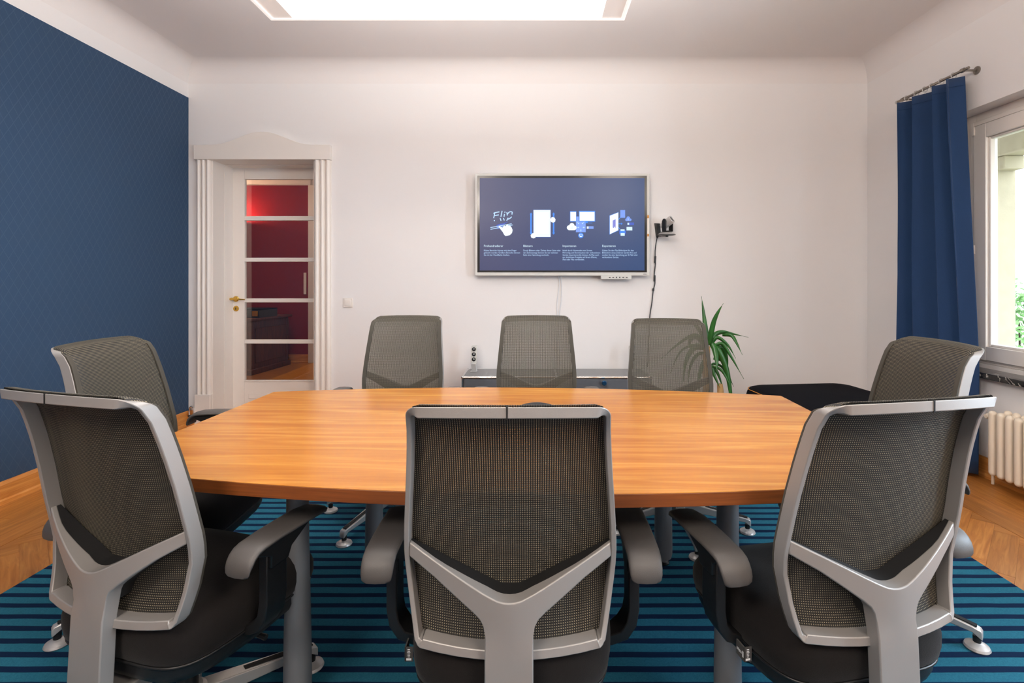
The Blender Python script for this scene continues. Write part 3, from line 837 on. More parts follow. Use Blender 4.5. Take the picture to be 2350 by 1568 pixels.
def make_chair():
    r = empty('office_chair')
    up = []
    def U(o): o['_u'] = 1; return o
    bm = BM(); loop_sweep(bm, lambda k: {'s': .011, 't': .0225, 'b': .019, 'k': .016, 'c': .014}[k], 0, FD)
    fr = U(obj('back_frame', bm, M['silver'], r, bevel=.002, ang=30))
    bm = BM(); box(bm, -.0016, .0016, -.3282, -.315, ZT-.0195, ZT+.0045); obj('joint', bm, M['gap'], fr, smooth=False)
    bm = BM(); loop_sweep(bm, lambda k: .022 if k != 't' else .027, FD, FD+.006, outset=-.001)
    U(obj('mesh_border', bm, M['border'], r, bevel=.002, ang=50))
    mp_ = U(obj('mesh_panel', mesh_panel(), M['mesh'], r, ang=180, recalc=False))
    sd = mp_.modifiers.new('spacer', 'SOLIDIFY'); sd.thickness = .0022; sd.offset = 0; sd.use_rim = False   # two knitted layers
    yo = U(obj('back_support', yoke_mesh(), M['silver'], r, bevel=.004, seg=3, ang=50))
    obj('liner', liner_mesh(), M['gap2'], yo, ang=40)
    U(obj('seat', seat_mesh(), M['seat'], r, ang=80))
    bm = BM()
    def so(k):
        t = 2*PI*k/48; c_, s__ = math.cos(t), math.sin(t); e = .38
        x = math.copysign(abs(c_)**e, c_)*.236; y = math.copysign(abs(s__)**e, s__)*.226+.03
        return (x*(1-.10*max(0, -(y-.03)/.235)), y, .355-(.0225*((y-.12)/.145)**2 if y > .12 else 0))
    tube(bm, [so(k) for k in range(48)], .0038, 6, closed=True)
    U(obj('seat_rim', bm, M['black'], r, ang=80))
    sh = U(obj('seat_shell', shell_mesh(), M['black'], r, ang=50))
    bm = BM(); box(bm, -.2560, -.2525, -.078, -.046, .340, .374); box(bm, -.256, -.236, -.078, -.076, .340, .374)
    tg = U(obj('care_tag', bm, M['tag'], r, smooth=False))
    bm = BM()
    yy_ = -.0755
    for w_, h_ in ((.006, .014), (.0012, .005), (.0022, .006), (.0022, .006), (.0012, .008), (.0022, .006), (.0026, .006)):
        box(bm, -.2565, -.2558, yy_, yy_+w_*.75, .3555-h_/2, .3555+h_/2); yy_ += w_+.0016
    zz = .343
    for w_, h_ in ((.012, .006), (.005, .0012), (.006, .0022), (.006, .0022), (.008, .0012), (.006, .0022), (.006, .0026)):
        box(bm, -.246-w_/2, -.246+w_/2, -.0785, -.0778, zz, zz+h_*.75); zz += h_+.0016
    obj('tag_print', bm, M['tagprint'], tg, smooth=False)
    for sx in (-1, 1):
        p = U(obj('arm_post', post_mesh(sx), M['black'], r, bevel=.003))
        U(obj('arm_pad', pad_mesh(sx), M['pad'], r, ang=80))
    bm = BM(); box(bm, -.085, .085, -.10, .09, .248, .302); mech = U(obj('tilt_mechanism', bm, M['black'], r, bevel=.012, seg=3))
    bm = BM(); tube(bm, [(.08, .04, .285), (.16, .05, .285), (.215, .05, .28)], [.006, .006, .008], 8); obj('lever', bm, M['black'], mech)
    bm = BM(); lathe(bm, [(0, .085), (.026, .085), (.026, .20), (.022, .205), (0, .205)], 20); obj('gas_column', bm, M['black'], r)
    bm = BM(); lathe(bm, [(0, .19), (.014, .19), (.014, .26), (0, .26)], 16); U(obj('piston', bm, M['chrome'], r))
    bm = BM(); lathe(bm, [(0, .06), (.040, .06), (.046, .072), (.046, .118), (.036, .126), (0, .126)], 28); obj('hub', bm, M['alu'], r)
    lm = None
    for k in range(5):
        if lm is None:
            o = obj('base_leg', leg_mesh(), M['alu'], r, bevel=.003)
            bm = BM(); 
            vs = box(bm, .14, .335, -.009, .009, 0, .003)
            for v in vs: v.co.z += .118-(v.co.x-.02)*.138-.0005 if v.co.x < .3 else .0735
            g = obj('groove', bm, M['gap'], o, smooth=False)
            bm = BM(); lathe(bm, [(0, .012), (.011, .012), (.012, .042), (0, .042)], 12, Matrix.Translation((.335, 0, 0))); st_ = obj('glide_stem', bm, M['black'], o)
            bm = BM(); lathe(bm, [(0, 0), (.034, 0), (.037, .004), (.034, .011), (.022, .018), (.012, .022), (0, .022)], 28, Matrix.Translation((.335, 0, 0))); gl = obj('glide', bm, M['alu'], o)
            lm = (o, g, st_, gl)
        else:
            o = lm[0].copy(); COL.objects.link(o); o.parent = r
            for q in lm[1:]:
                q2 = q.copy(); COL.objects.link(q2); q2.parent = o
        o.rotation_euler = (0, 0, 2*PI*k/5)
    return r
def kids(o): return [c for c in ALL if c.parent == o]
proto = make_chair()
CH = [o for o in bpy.data.objects if o.parent is not None and (o.parent == proto or o.parent.parent == proto)]
CH_PARTS = [o for o in CH if o.parent == proto]
CH_SUB = {p.name: [o for o in CH if o.parent == p] for p in CH_PARTS}
def place(x, y, rz, lift, legdeg, label, first=False, arm=0, slide=0):
    if first: r = proto; parts = CH_PARTS
    else:
        r = proto.copy(); COL.objects.link(r); parts = []
        for p in CH_PARTS:
            q = p.copy(); COL.objects.link(q); q.parent = r; parts.append(q)
            for g in CH_SUB[p.name]:
                h = g.copy(); COL.objects.link(h); h.parent = q
    r.location = (x, y, RZ); r.rotation_euler = (0, 0, rz)
    k = 0
    for q in parts:
        if q.get('_u'): q.location.z = lift-RZ+(arm if q.name.startswith('arm_') else 0)
        if slide and q.name.startswith('back_support'): q.location.z += .02
        if slide and q.get('_u') and not q.name.startswith('piston'): q.location.y = -slide      # seat and back pushed back on the slide
        if q.name.startswith('base_leg'):
            q.rotation_euler = (0, 0, math.radians(legdeg)-rz+2*PI*k/5); k += 1
    tag(r, label, 'chair', 'mesh office chairs around the table')
    return r
chairs = [
    (-.943, 1.402, math.radians(-16.2), 0, 117, 'grey-framed mesh office chair at near left table corner, seen obliquely from behind'),
    (.736, 1.346, math.radians(11.2), 0, 20, 'grey-framed mesh office chair at near right table corner, in front of the radiator'),
    (-1.372, 1.975, math.radians(-88), .008, 225, 'black mesh office chair at the left end of the table, before the blue wall'),
    (1.25, 1.96, math.radians(88), .008, -45, 'grey mesh office chair at the right end of the table, before the window'),
    (-.745, 2.70, PI, .022, 174, 'mesh office chair on the far side of the table, nearest the glazed door'),
    (.018, 2.71, PI, .022, 90, 'mesh office chair on the far side of the table, before the display and cabinet'),
    (.725, 2.61, PI-.13, .012, -18, 'mesh office chair on the far side of the table, beside the green plant'),
]
for i, a in enumerate(chairs): place(*a, arm=(0, 0, .038, 0, .008, .008, .008)[i], slide=(0, 0, 0, 0, .075, .075, .075)[i])   # arms set higher on the left end chair
place(-.05, 1.30, 0, 0, 54, 'grey-framed mesh office chair in the foreground centre, seen straight from behind', first=True)
for o in bpy.data.objects:
    if o.get('_u') is not None: del o['_u']

# ------------------------------------------------------------------ wall screen
TVY = 4.315
tv = tag(empty('wall_screen', at(1290, 633, TVY)), 'large switched-on display in a pale grey frame on the white wall', 'display')
T0 = tv.location.copy()
def tp(px, py, dy=0):
    v = at(px, py, TVY)-T0; v.y += dy; return v
a, b = tp(1090, 398), tp(1491, 633)
bm = BM()
box(bm, a.x, b.x, .0, .055, b.z, a.z)
fr = obj('frame', bm, M['tvframe'], tv, bevel=.004, seg=3)
bm = BM(); box(bm, a.x+.3, b.x-.3, .055, .085, b.z+.2, a.z-.2); obj('wall_mount', bm, M['black'], tv)
a, b = tp(1095.5, 403.5), tp(1484.5, 625.5)
bm = BM(); box(bm, a.x, b.x, -.0015, .002, b.z, a.z); obj('bezel', bm, M['bezel'], tv, bevel=.0005)
a, b = tp(1101, 409), tp(1479, 621)
def screenmat():
    m = mat('screen_picture', gray(.01), .3, spec=.3); nt = m.node_tree; bs = nt.nodes['Principled BSDF']; N = nt.nodes.new; L = nt.links.new
    tc = N('ShaderNodeTexCoord'); sp = N('ShaderNodeSeparateXYZ'); L(tc.outputs['Object'], sp.inputs[0])
    mr = N('ShaderNodeMapRange'); mr.inputs[1].default_value = -.6; mr.inputs[2].default_value = .7; L(sp.outputs[0], mr.inputs[0])
    mx = N('ShaderNodeMix'); mx.data_type = 'RGBA'; mx.inputs[6].default_value = rgb(74, 78, 118); mx.inputs[7].default_value = rgb(42, 76, 128)
    L(mr.outputs[0], mx.inputs[0]); L(mx.outputs[2], bs.inputs['Emission Color']); bs.inputs['Emission Strength'].default_value = .82
    return m
bm = BM(); box(bm, a.x, b.x, -.0022, -.0015, b.z, a.z); obj('screen', bm, screenmat(), tv, smooth=False)
def em(name, c, s_=1): return mat(name, gray(.02), .5, emit=c, es=s_)
E = [em('screen_white', rgb(238, 252, 255)), em('screen_blue', rgb(26, 128, 236)), em('screen_pale_blue', rgb(176, 212, 250)), em('screen_mid_blue', rgb(110, 150, 236)), em('screen_deep_blue', rgb(36, 80, 190)), em('screen_lilac', rgb(120, 124, 210)), em('screen_ice', rgb(206, 234, 248))]
Wh, Bl, Pa, Mi, De, Li, Ic = range(7)
def q7(u, v): return 1090+u/5.875, 460+v/5.875
class Icon:
    def __init__(s): s.bm = BM(); s.lay = 0
    def poly(s, pts, m):
        s.lay += 1
        vs = [s.bm.verts.new(tp(*q7(*p), dy=-.0024-.00012*s.lay)) for p in pts]
        f = s.bm.faces.new(vs); f.material_index = m
    def rect(s, x0, y0, x1, y1, m): s.poly([(x0, y0), (x1, y0), (x1, y1), (x0, y1)], m)
    def circ(s, x, y, r, m, ry=None): s.poly([(x+r*math.cos(t*PI/10), y+(ry or r)*math.sin(t*PI/10)) for t in range(20)], m)
    def line(s, pts, w_, m):
        s.lay += 1
        for (x0, y0), (x1, y1) in zip(pts, pts[1:]):
            l = math.hypot(x1-x0, y1-y0); nx, ny = -(y1-y0)/l*w_/2, (x1-x0)/l*w_/2
            vs = [s.bm.verts.new(tp(*q7(*p), dy=-.0024-.00012*s.lay)) for p in ((x0+nx, y0+ny), (x1+nx, y1+ny), (x1-nx, y1-ny), (x0-nx, y0-ny))]
            s.bm.faces.new(vs).material_index = m
    def done(s, name): return obj(name, s.bm, E, tv, smooth=False)
I = Icon()  # writing being wiped by a hand
W_ = 13
I.line([(250, 178), (262, 168), (330, 155)], W_, Pa); I.line([(268, 170), (252, 240)], W_, Pa); I.line([(256, 208), (322, 196)], W_, Pa)
I.line([(366, 142), (350, 222)], W_, Pa)
I.line([(398, 184), (392, 222)], W_, Pa); I.circ(404, 160, 8, Pa)
I.line([(430, 160), (436, 205)], W_, Pa); I.line([(434, 190), (460, 160), (480, 152), (504, 158)], W_, Pa); I.line([(504, 156), (498, 192)], W_, Pa)
I.circ(262, 274, 9, Pa); I.line([(340, 240), (352, 276)], W_, Pa); I.line([(384, 240), (396, 272)], W_, Pa); I.line([(448, 236), (428, 274)], W_, Pa); I.line([(446, 256), (468, 246), (496, 222)], W_, Pa)
I.poly([(290, 335), (330, 318), (380, 312), (450, 285), (400, 320), (350, 380), (300, 385)], De)
I.line([(208, 368), (495, 316)], 10, Pa); I.line([(210, 392), (510, 332)], 10, Pa)
I.poly([(318, 352), (332, 344), (372, 372), (385, 346), (400, 340), (412, 352), (424, 330), (440, 326), (456, 342), (470, 338), (492, 362), (508, 400), (500, 440), (470, 470), (412, 482), (392, 462), (376, 430), (340, 384)], Wh)
I.done('eraser_icon')
I = Icon()
I.rect(745, 185, 766, 445, Bl); I.poly([(738, 190), (756, 164), (774, 190)], Bl); I.poly([(738, 436), (756, 464), (774, 436)], Bl)
I.rect(1050, 185, 1070, 445, Bl); I.poly([(1041, 190), (1060, 162), (1079, 190)], Bl); I.poly([(1041, 436), (1060, 464), (1079, 436)], Bl)
I.rect(787, 128, 1021, 496, Bl); I.rect(790, 131, 1018, 493, Wh); I.rect(806, 150, 1004, 470, Pa); I.rect(809, 153, 1001, 467, Wh)
I.poly([(990, 236), (1000, 232), (1030, 248), (1028, 234), (1044, 224), (1070, 232), (1086, 256), (1082, 286), (1054, 302), (1026, 290), (1016, 262)], Wh)
I.poly([(866, 440), (860, 430), (828, 452), (806, 440), (770, 446), (750, 472), (758, 502), (788, 514), (812, 506), (826, 476)], Wh)
I.done('swipe_icon')
I = Icon()
I.rect(1360, 218, 1398, 300, Mi); I.rect(1360, 282, 1493, 430, Mi)
I.rect(1281, 146, 1367, 287, Bl); I.rect(1286, 156, 1362, 278, Wh)
I.rect(1401, 142, 1620, 288, Bl); I.rect(1410, 156, 1612, 277, Wh)
I.rect(1455, 302, 1582, 309, Bl); I.rect(1490, 288, 1520, 302, Bl)
I.circ(1270, 368, 32, Wh); I.circ(1306, 340, 34, Wh); I.circ(1340, 370, 30, Wh); I.rect(1262, 364, 1344, 403, Wh)
I.line([(1299, 350), (1299, 384), (1290, 374)], 4, Pa); I.line([(1315, 386), (1315, 350), (1324, 360)], 4, Pa)
for (x, y, dx, dy) in ((1396, 312, -1, -1), (1450, 312, 1, -1), (1396, 366, -1, 0), (1462, 366, 1, 0), (1427, 402, 0, 1)):
    I.line([(x+dx*22, y+dy*22), (x, y)], 6, Pa); I.circ(x, y, 9, Pa)
I.rect(1505, 350, 1598, 385, Mi); I.rect(1508, 353, 1531, 382, Wh)
I.circ(1427, 474, 36, Bl); I.rect(1406, 456, 1448, 486, Wh); I.rect(1411, 461, 1443, 481, Bl); I.poly([(1427, 472), (1442, 494), (1412, 494)], Wh)
I.done('import_icon')
I = Icon()
I.poly([(1812, 204), (1934, 158), (1934, 408), (1812, 462)], Bl); I.poly([(1818, 208), (1932, 163), (1932, 402), (1818, 457)], Wh)
I.poly([(1856, 272), (1896, 254), (1896, 378), (1882, 352), (1872, 374), (1856, 366)], Li)
I.rect(1958, 131, 2024, 236, Mi); I.line([(1934, 260), (1956, 236), (1956, 224)], 8, Bl); I.line([(1934, 316), (1976, 316)], 8, Bl); I.poly([(1970, 300), (1990, 316), (1970, 332)], Bl); I.line([(1934, 364), (1956, 392)], 8, Bl)
I.circ(2044, 262, 19, Mi); I.circ(2066, 240, 24, Mi); I.circ(2092, 262, 18, Mi); I.rect(2038, 260, 2098, 280, Mi); I.line([(2066, 270), (2066, 244)], 5, Ic)
I.rect(2052, 299, 2144, 334, De); I.rect(2055, 303, 2078, 331, Ic)
I.rect(2042, 359, 2120, 406, Ic); I.line([(2044, 362), (2081, 388), (2118, 362)], 3, Pa)
I.rect(1944, 404, 2034, 458, De); I.rect(1952, 412, 2026, 440, Bl); I.rect(1962, 392, 2016, 412, Ic); I.rect(1962, 442, 2018, 478, Ic)
I.done('export_icon')
def text(name, body, px, py, size, col, parent, T, spacing=1.0, width=None):
    cu = bpy.data.curves.new('t', 'FONT'); cu.body = body; cu.size = size; cu.space_line = spacing; cu.resolution_u = 2
    to = bpy.data.objects.new('t', cu); COL.objects.link(to)
    dg = bpy.context.evaluated_depsgraph_get(); me = bpy.data.meshes.new_from_object(to.evaluated_get(dg))
    bpy.data.objects.remove(to)
    me.materials.clear(); me.materials.append(col)
    wd = max(v.co.x for v in me.vertices) if me.vertices else 1
    k = (width/wd) if width else 1
    o = bpy.data.objects.new(name, me); COL.objects.link(o); o.parent = parent
    o.rotation_euler = (PI/2, 0, 0); o.location = T; o.scale = (k, 1, 1)
    return o
heads = ((120, 'Freihandradierer', 382), (650, 'Blättern', 777), (1180, 'Importieren', 1364), (1713, 'Exportieren', 1896))
bodies = ('Kleine Bereiche können mit dem Finger\ngelöscht werden. Größere Bereiche können\nSie mit der Handfläche löschen.',
          'Durch Blättern oder Ziehen dieser Seite oder\nder Zeilenanzeige können Sie zur nächsten\nSeite einer Sammlung wechseln.',
          'Inhalt durch Verwenden von Screen\nMirroring und Durchsuchen der verbundenen\nGeräte importieren.Sie können AirPlay auch\nzur drahtlosen Freigabe auf Ihrem iPhone,\niPad oder Mac verwenden.',
          'Geben Sie den Flip-Bildschirm für den\nBildschirm eines anderen Geräts frei und\nsenden Sie eine Sammlung per E-Mail oder\nverbundene Geräte.')
ends = (608, 1155, 1688, 2195)
sc_ = F/TVY*5.875
for (u, t_, e), b_, be in zip(heads, bodies, ends):
    p = tp(*q7(u, 628), dy=-.003); text('screen_heading', t_, 0, 0, 42/sc_, E[Ic], tv, p, width=(e-u)/sc_)
    p = tp(*q7(u, 686), dy=-.003); text('screen_text', b_, 0, 0, 31/sc_, E[Pa], tv, p, spacing=.985, width=(be-u)/sc_)
# pen in its slot, connector box
a, b = tp(1485.6, 497), tp(1488.6, 545)
bm = BM(); box(bm, a.x, b.x, -.004, .0, b.z, a.z); pen = obj('pen', bm, M['white'], tv, bevel=.001)
for y0, y1 in ((494, 501), (537, 543)):
    a, b = tp(1485.4, y0), tp(1488.8, y1); bm = BM(); box(bm, a.x, b.x, -.0045, -.001, b.z, a.z); obj('pen_tip', bm, M['stitch'], pen)
a, b = tp(1379, 632), tp(1449, 641)
bm = BM(); box(bm, a.x, b.x, -.006, .05, b.z, a.z-.0035); cb = obj('connector_box', bm, M['tvframe'], tv, bevel=.003)
for i, x in enumerate((1399, 1407, 1414.5, 1422, 1430, 1438)):
    wv = 1.3 if i in (2, 3) else 2.0
    p = tp(x-wv, 635.5 if i in (2, 3) else 636); q = tp(x+wv, 638.2 if i in (2, 3) else 637.8)
    bm = BM(); box(bm, p.x, q.x, -.0068, -.004, q.z, p.z); obj('port', bm, M['gap'], cb, smooth=False)
p = tp(1476, 628.8); q = tp(1484, 630); bm = BM(); box(bm, p.x, q.x, -.0006, .001, q.z, p.z); obj('maker_mark', bm, M['pad'], tv, smooth=False)

def cable(name, pts, r, m, label):
    bm = BM()
    P = [Vector(p) for p in pts]; out_ = []
    for i in range(len(P)-1):
        p0, p1, p2, p3 = P[max(0, i-1)], P[i], P[i+1], P[min(len(P)-1, i+2)]
        for k in range(6):
            t = k/6; out_.append(.5*((2*p1)+(p2-p0)*t+(2*p0-5*p1+4*p2-p3)*t*t+(3*p1-p0-3*p2+p3)*t**3))
    out_.append(P[-1]); tube(bm, out_, r, 8)
    return tag(obj(name, bm, m), label, 'cable')
cable('screen_cable', [at(1287, 634, 4.385), at(1289, 660, 4.39), at(1288, 690, 4.39), at(1284, 730, 4.39), at(1286, 842, 4.39)], .004, M['wcable'], 'white cable hanging below the display, right-hand strand of two')
cable('screen_cable', [at(1282, 634, 4.387), at(1284, 652, 4.39), at(1280, 680, 4.392), at(1278, 705, 4.392), at(1279, 735, 4.392), at(1276, 842, 4.39)], .0035, M['wcable'], 'thin white cable bowing left below the display, left-hand strand of two')

# ------------------------------------------------------------------ conference camera on its wall bracket
cy_ = 4.28
o0 = at(1530, 536, cy_)
pc = tag(empty('conference_camera', o0), 'silver and black tilting conference camera on a wall bracket right of the display', 'camera')
sp_ = F/cy_
def cp(px, py, dy=0):
    v = at(px, py, cy_)-o0; v.y += dy; return v
bm = BM(); a, b = cp(1510, 509), cp(1524, 541)
pts = [(a.x-.004, a.z), (a.x+.045, a.z-.002), (b.x+.005, b.z), (a.x+.01, b.z)]
prism(bm, pts, lambda x, z: (x, .112, z), lambda x, z: (x, .120, z)); box(bm, b.x-.03, b.x-.012, .02, .118, b.z+.0, b.z+.02)
obj('wall_bracket', bm, M['black'], pc, bevel=.002)
bm = BM(); lathe(bm, [(0, -.018), (.05, -.018), (.072, -.014), (.074, -.010), (.0, -.010)], 32); box(bm, -.03, .03, 0, .1, -.018, -.010)
obj('shelf_plate', bm, M['black'], pc, bevel=.001)
bm = BM(); lathe(bm, [(0, -.010), (.066, -.010), (.068, -.002), (.055, .006), (0, .006)], 36); obj('base', bm, M['alu'], pc)
bm = BM(); lathe(bm, [(0, .006), (.050, .006), (.040, .016), (.028, .022), (0, .022)], 32); obj('turntable', bm, M['black'], pc)
bm = BM()
for sx in (-1, 1):
    prism(bm, [(-.020, .018), (.020, .018), (.021, .10), (.012, .118), (0, .123), (-.012, .118), (-.021, .10)], lambda y, z: (sx*.040+.012, y, z), lambda y, z: (sx*.050+.012, y, z))
fk = obj('fork', bm, M['black'], pc, bevel=.003); fk.rotation_euler = (0, 0, math.radians(38))
bm = BM()
mx = Matrix.Translation((.006, -.002, .092)) @ Matrix.Rotation(math.radians(-38), 4, 'Z') @ Matrix.Rotation(0, 4, 'X')
d = Vector((.62, -.55, .56)).normalized(); q = d.to_track_quat('Z', 'Y').to_matrix().to_4x4()
lathe(bm, [(0, -.058), (.024, -.058), (.031, -.045), (.033, -.02), (.034, .05), (.030, .055), (.027, .050), (0, .048)], 28, Matrix.Translation((.004, -.0, .088)) @ q)
hd_ = obj('camera_head', bm, M['alu'], pc)
bm = BM(); lathe(bm, [(0, .049), (.022, .049), (.022, .052), (0, .054)], 24, Matrix.Translation((.004, 0, .088)) @ q); obj('lens', bm, M['bezel'], hd_)
bm = BM(); box(bm, -.008, .008, -.02, 0, -.030, -.018); obj('clamp_screw', bm, M['black'], pc)
cb_ = cable('camera_cable', [at(1512, 538, 4.33), at(1508, 545, 4.37), at(1503.5, 575, 4.385), at(1504, 605, 4.39), at(1501.5, 630, 4.39), at(1503, 650, 4.39), at(1499, 668, 4.39), at(1496, 695, 4.39), at(1491, 730, 4.388), at(1488, 800, 4.388), at(1486, 842, 4.388)], .0045, M['cable'], 'black cable running down the wall from the conference camera')
for a, b in (((1504, 588), (1503, 604)), ((1502.3, 632), (1502, 646)), ((1499.6, 662), (1499, 668)), ((1511, 539), (1507.5, 546))):
    bm = BM(); tube(bm, [at(*a, 4.386), at(*b, 4.386)], .0085, 10); obj('cable_clamp', bm, M['cable'], cb_)

# light switch
ls = tag(empty('light_switch', at(799.5, 695, YF)), 'square white light switch on the wall between door and display', 'light switch')
bm = BM(); box(bm, -.040, .040, -.010, 0, -.040, .040); obj('switch_frame', bm, M['white'], ls, bevel=.003)
bm = BM(); box(bm, -.027, .027, -.015, -.010, -.027, .027); obj('rocker', bm, M['white'], ls, bevel=.002)
# door stop by the corner
ds = tag(empty('door_stop', (-2.895, 4.36, .125)), 'small chrome hook-shaped door stop on the skirting beside the door casing', 'door stop')
bm = BM(); tube(bm, [(-.022, .0, -.03), (-.024, 0, .0), (-.018, 0, .03), (-.004, 0, .042), (.012, 0, .03), (.014, 0, .0), (.012, 0, -.02)], .008, 10); obj('hook', bm, M['chrome'], ds)
bm = BM(); lathe(bm, [(0, -.0), (.012, 0), (.012, .014), (0, .014)], 16, Matrix.Translation((-.022, 0, -.044))); obj('foot', bm, M['black'], ds)

# ------------------------------------------------------------------ low cabinet
CXa, CXb, CYa, CYb, CZt = -.566, .930, 4.0, 4.372, .493
cab = tag(empty('low_cabinet', ((CXa+CXb)/2, (CYa+CYb)/2, 0)), 'low dark grey metal cabinet with chrome tubes beneath the display', 'cabinet')
ox, oy = cab.location.x, cab.location.y
xs = [CXa-ox+.0125, 0, CXb-ox-.0125]; yy = [CYa-oy+.0125, CYb-oy-.0125]; zz = [.04, CZt-.0125]
bm = BM()
for z in zz:
    for y in yy: tube(bm, [(xs[0], y, z), (xs[2], y, z)], .0095, 10)
    for x in xs: tube(bm, [(x, yy[0], z), (x, yy[1], z)], .0095, 10)
for x in xs:
    for y in yy: tube(bm, [(x, y, .04), (x, y, CZt-.0125)], .0095, 10)
obj('tube_frame', bm, M['chrome'], cab)
for x in xs:
    for y in yy:
        for z in zz:
            bm = BM(); bmesh.ops.create_uvsphere(bm, u_segments=12, v_segments=8, radius=.0125, matrix=Matrix.Translation((x, y, z))); obj('ball_joint', bm, M['chrome'], cab)
        bm = BM(); lathe(bm, [(0, 0), (.014, 0), (.014, .006), (.006, .010), (.006, .035), (0, .035)], 12, Matrix.Translation((x, y, 0))); obj('foot', bm, M['chrome'], cab)
for x0, x1 in ((xs[0], xs[1]), (xs[1], xs[2])):
    bm = BM(); box(bm, x0+.010, x1-.010, yy[0]+.010, yy[1]-.010, zz[1]-.001, zz[1]+.007); obj('top_panel', bm, M['cabtop'], cab, bevel=.001)
    bm = BM(); box(bm, x0+.010, x1-.010, yy[1]-.002, yy[1]+.002, zz[0]+.01, zz[1]-.01); obj('back_panel', bm, M['base'], cab)
    bm = BM(); box(bm, x0+.010, x1-.010, yy[0]+.01, yy[1]-.01, zz[0], zz[0]+.004); obj('bottom_panel', bm, M['base'], cab)
    bm = BM(); box(bm, x0+.012, x1-.012, yy[0]-.004, yy[0]+.012, zz[0]+.014, zz[1]-.013); dr = obj('cabinet_door', bm, M['base'], cab, bevel=.002)
    xm = (x0+x1)/2
    bm = BM(); lathe(bm, [(0, 0), (.012, 0), (.010, .008), (.018, .016), (.0195, .026), (.014, .031), (0, .031)], 24, Matrix.Translation((xm, yy[0]-.004, zz[1]-.040)) @ Matrix.Rotation(PI/2, 4, 'X'))
    obj('knob', bm, M['blueknob'], dr)
    bm = BM(); lathe(bm, [(0, 0), (.006, 0), (.006, .003), (0, .003)], 12, Matrix.Translation((xm-.006, yy[0]-.0005, zz[1]-.006)) @ Matrix.Rotation(PI/2, 4, 'X')); obj('lock', bm, M['chrome'], dr)
for x in (xs[0], xs[2]):
    bm = BM(); box(bm, x-.002, x+.002, yy[0]+.01, yy[1]-.01, zz[0]+.01, zz[1]-.01); obj('side_panel', bm, M['base'], cab)

# small three-driver speakers on the cabinet
def speaker(px, label):
    Y = 4.20; b0 = at(px, 849, Y); b0.z = CZt-.0055
    r = tag(empty('speaker', b0), label, 'speaker', 'small speakers on the cabinet')
    bm = BM()
    prism(bm, [(-.024, .068), (.024, .068), (.025, .20), (.022, .214), (-.012, .214), (-.022, .206), (-.024, .195)], lambda x, z: (x, .010-(z-.068)*-.08, z), lambda x, z: (x, .040-(z-.068)*-.08, z))
    bd = obj('body', bm, M['tvframe'], r, bevel=.003)
    for z in (.102, .143, .184):
        y = .010+(z-.068)*.08
        mx = Matrix.Translation((0, y, z)) @ Matrix.Rotation(PI/2-.08, 4, 'X')
        bm = BM(); lathe(bm, [(.016, -.001), (.0165, .003), (.013, .004), (.012, .0005), (.006, .001), (0, .001)], 20, mx); dv = obj('driver', bm, M['black'], bd)
        bm = BM(); lathe(bm, [(0, .001), (.006, .001), (.0055, .004), (0, .006)], 14, mx); obj('dust_cap', bm, M['chrome'], bd)
    bm = BM(); prism(bm, [(-.030, 0), (.022, 0), (.028, .006), (.026, .012), (.018, .070), (-.022, .070), (-.014, .010), (-.028, .005)], lambda x, z: (x, -.01, z), lambda x, z: (x, .035, z))
    obj('stand', bm, M['alu'], r, bevel=.002)
speaker(1087, 'small silver speaker with three round drivers on left end of grey cabinet')
speaker(1452, 'small silver speaker on the grey cabinet, mostly behind the chair by the plant')

# ------------------------------------------------------------------ yucca
PY = 3.88
pl = tag(empty('potted_yucca', (1.34, PY, 0)), 'green yucca with long drooping leaves in the corner behind the chairs', 'plant')
bm = BM(); lathe(bm, [(0, 0), (.12, 0), (.125, .02), (.155, .28), (.162, .30), (.15, .30), (.145, .27), (0, .27)], 36); pot = obj('pot', bm, M['pot'], pl)
bm = BM(); lathe(bm, [(0, .262), (.145, .265), (.07, .282), (0, .285)], 24); obj('soil', bm, M['soil'], pot)
bm = BM(); tube(bm, [(-.02, 0, .27), (-.03, .01, .45), (-.035, .0, .62), (-.03, 0, .74)], [.032, .030, .028, .024], 12); obj('trunk', bm, M['trunk'], pl)
bm = BM(); tube(bm, [(.05, -.02, .27), (.06, -.02, .34), (.065, -.02, .40), (.06, -.02, .46)], [.026, .025, .024, .020], 12); obj('trunk', bm, M['trunk'], pl)
def leaf_(pts, w_, dyb, dyt):
    P = [at(p[0], p[1], PY)-Vector((1.34, PY, 0)) for p in pts]
    n_ = len(P); out_ = []
    for i in range(n_-1):
        p0, p1, p2, p3 = P[max(0, i-1)], P[i], P[i+1], P[min(n_-1, i+2)]
        for k in range(5):
            t = k/5; out_.append(.5*((2*p1)+(p2-p0)*t+(2*p0-5*p1+4*p2-p3)*t*t+(3*p1-p0-3*p2+p3)*t**3))
    out_.append(P[-1]); m_ = len(out_)
    bm = BM(); rows = []
    for i, p in enumerate(out_):
        t = i/(m_-1); p = p+Vector((0, dyb+(dyt-dyb)*t, 0))
        d = (out_[min(i+1, m_-1)]-out_[max(0, i-1)]).normalized()
        side = d.cross(Vector((.25, 1, .3))).normalized()
        nrm = side.cross(d).normalized()
        ww = w_*1.3*(math.sin(PI*min(1, (t+.12)**.75))**.75 if t < .98 else .03)+.0008
        rows.append([bm.verts.new(p-side*ww+nrm*ww*.35), bm.verts.new(p), bm.verts.new(p+side*ww+nrm*ww*.35)])
    for a, b in zip(rows, rows[1:]):
        for k in range(2): bm.faces.new((a[k], a[k+1], b[k+1], b[k]))
    o = obj('leaf', bm, M['leaf'], pl, ang=80, recalc=False)
    sd = o.modifiers.new('thickness', 'SOLIDIFY'); sd.thickness = .0014
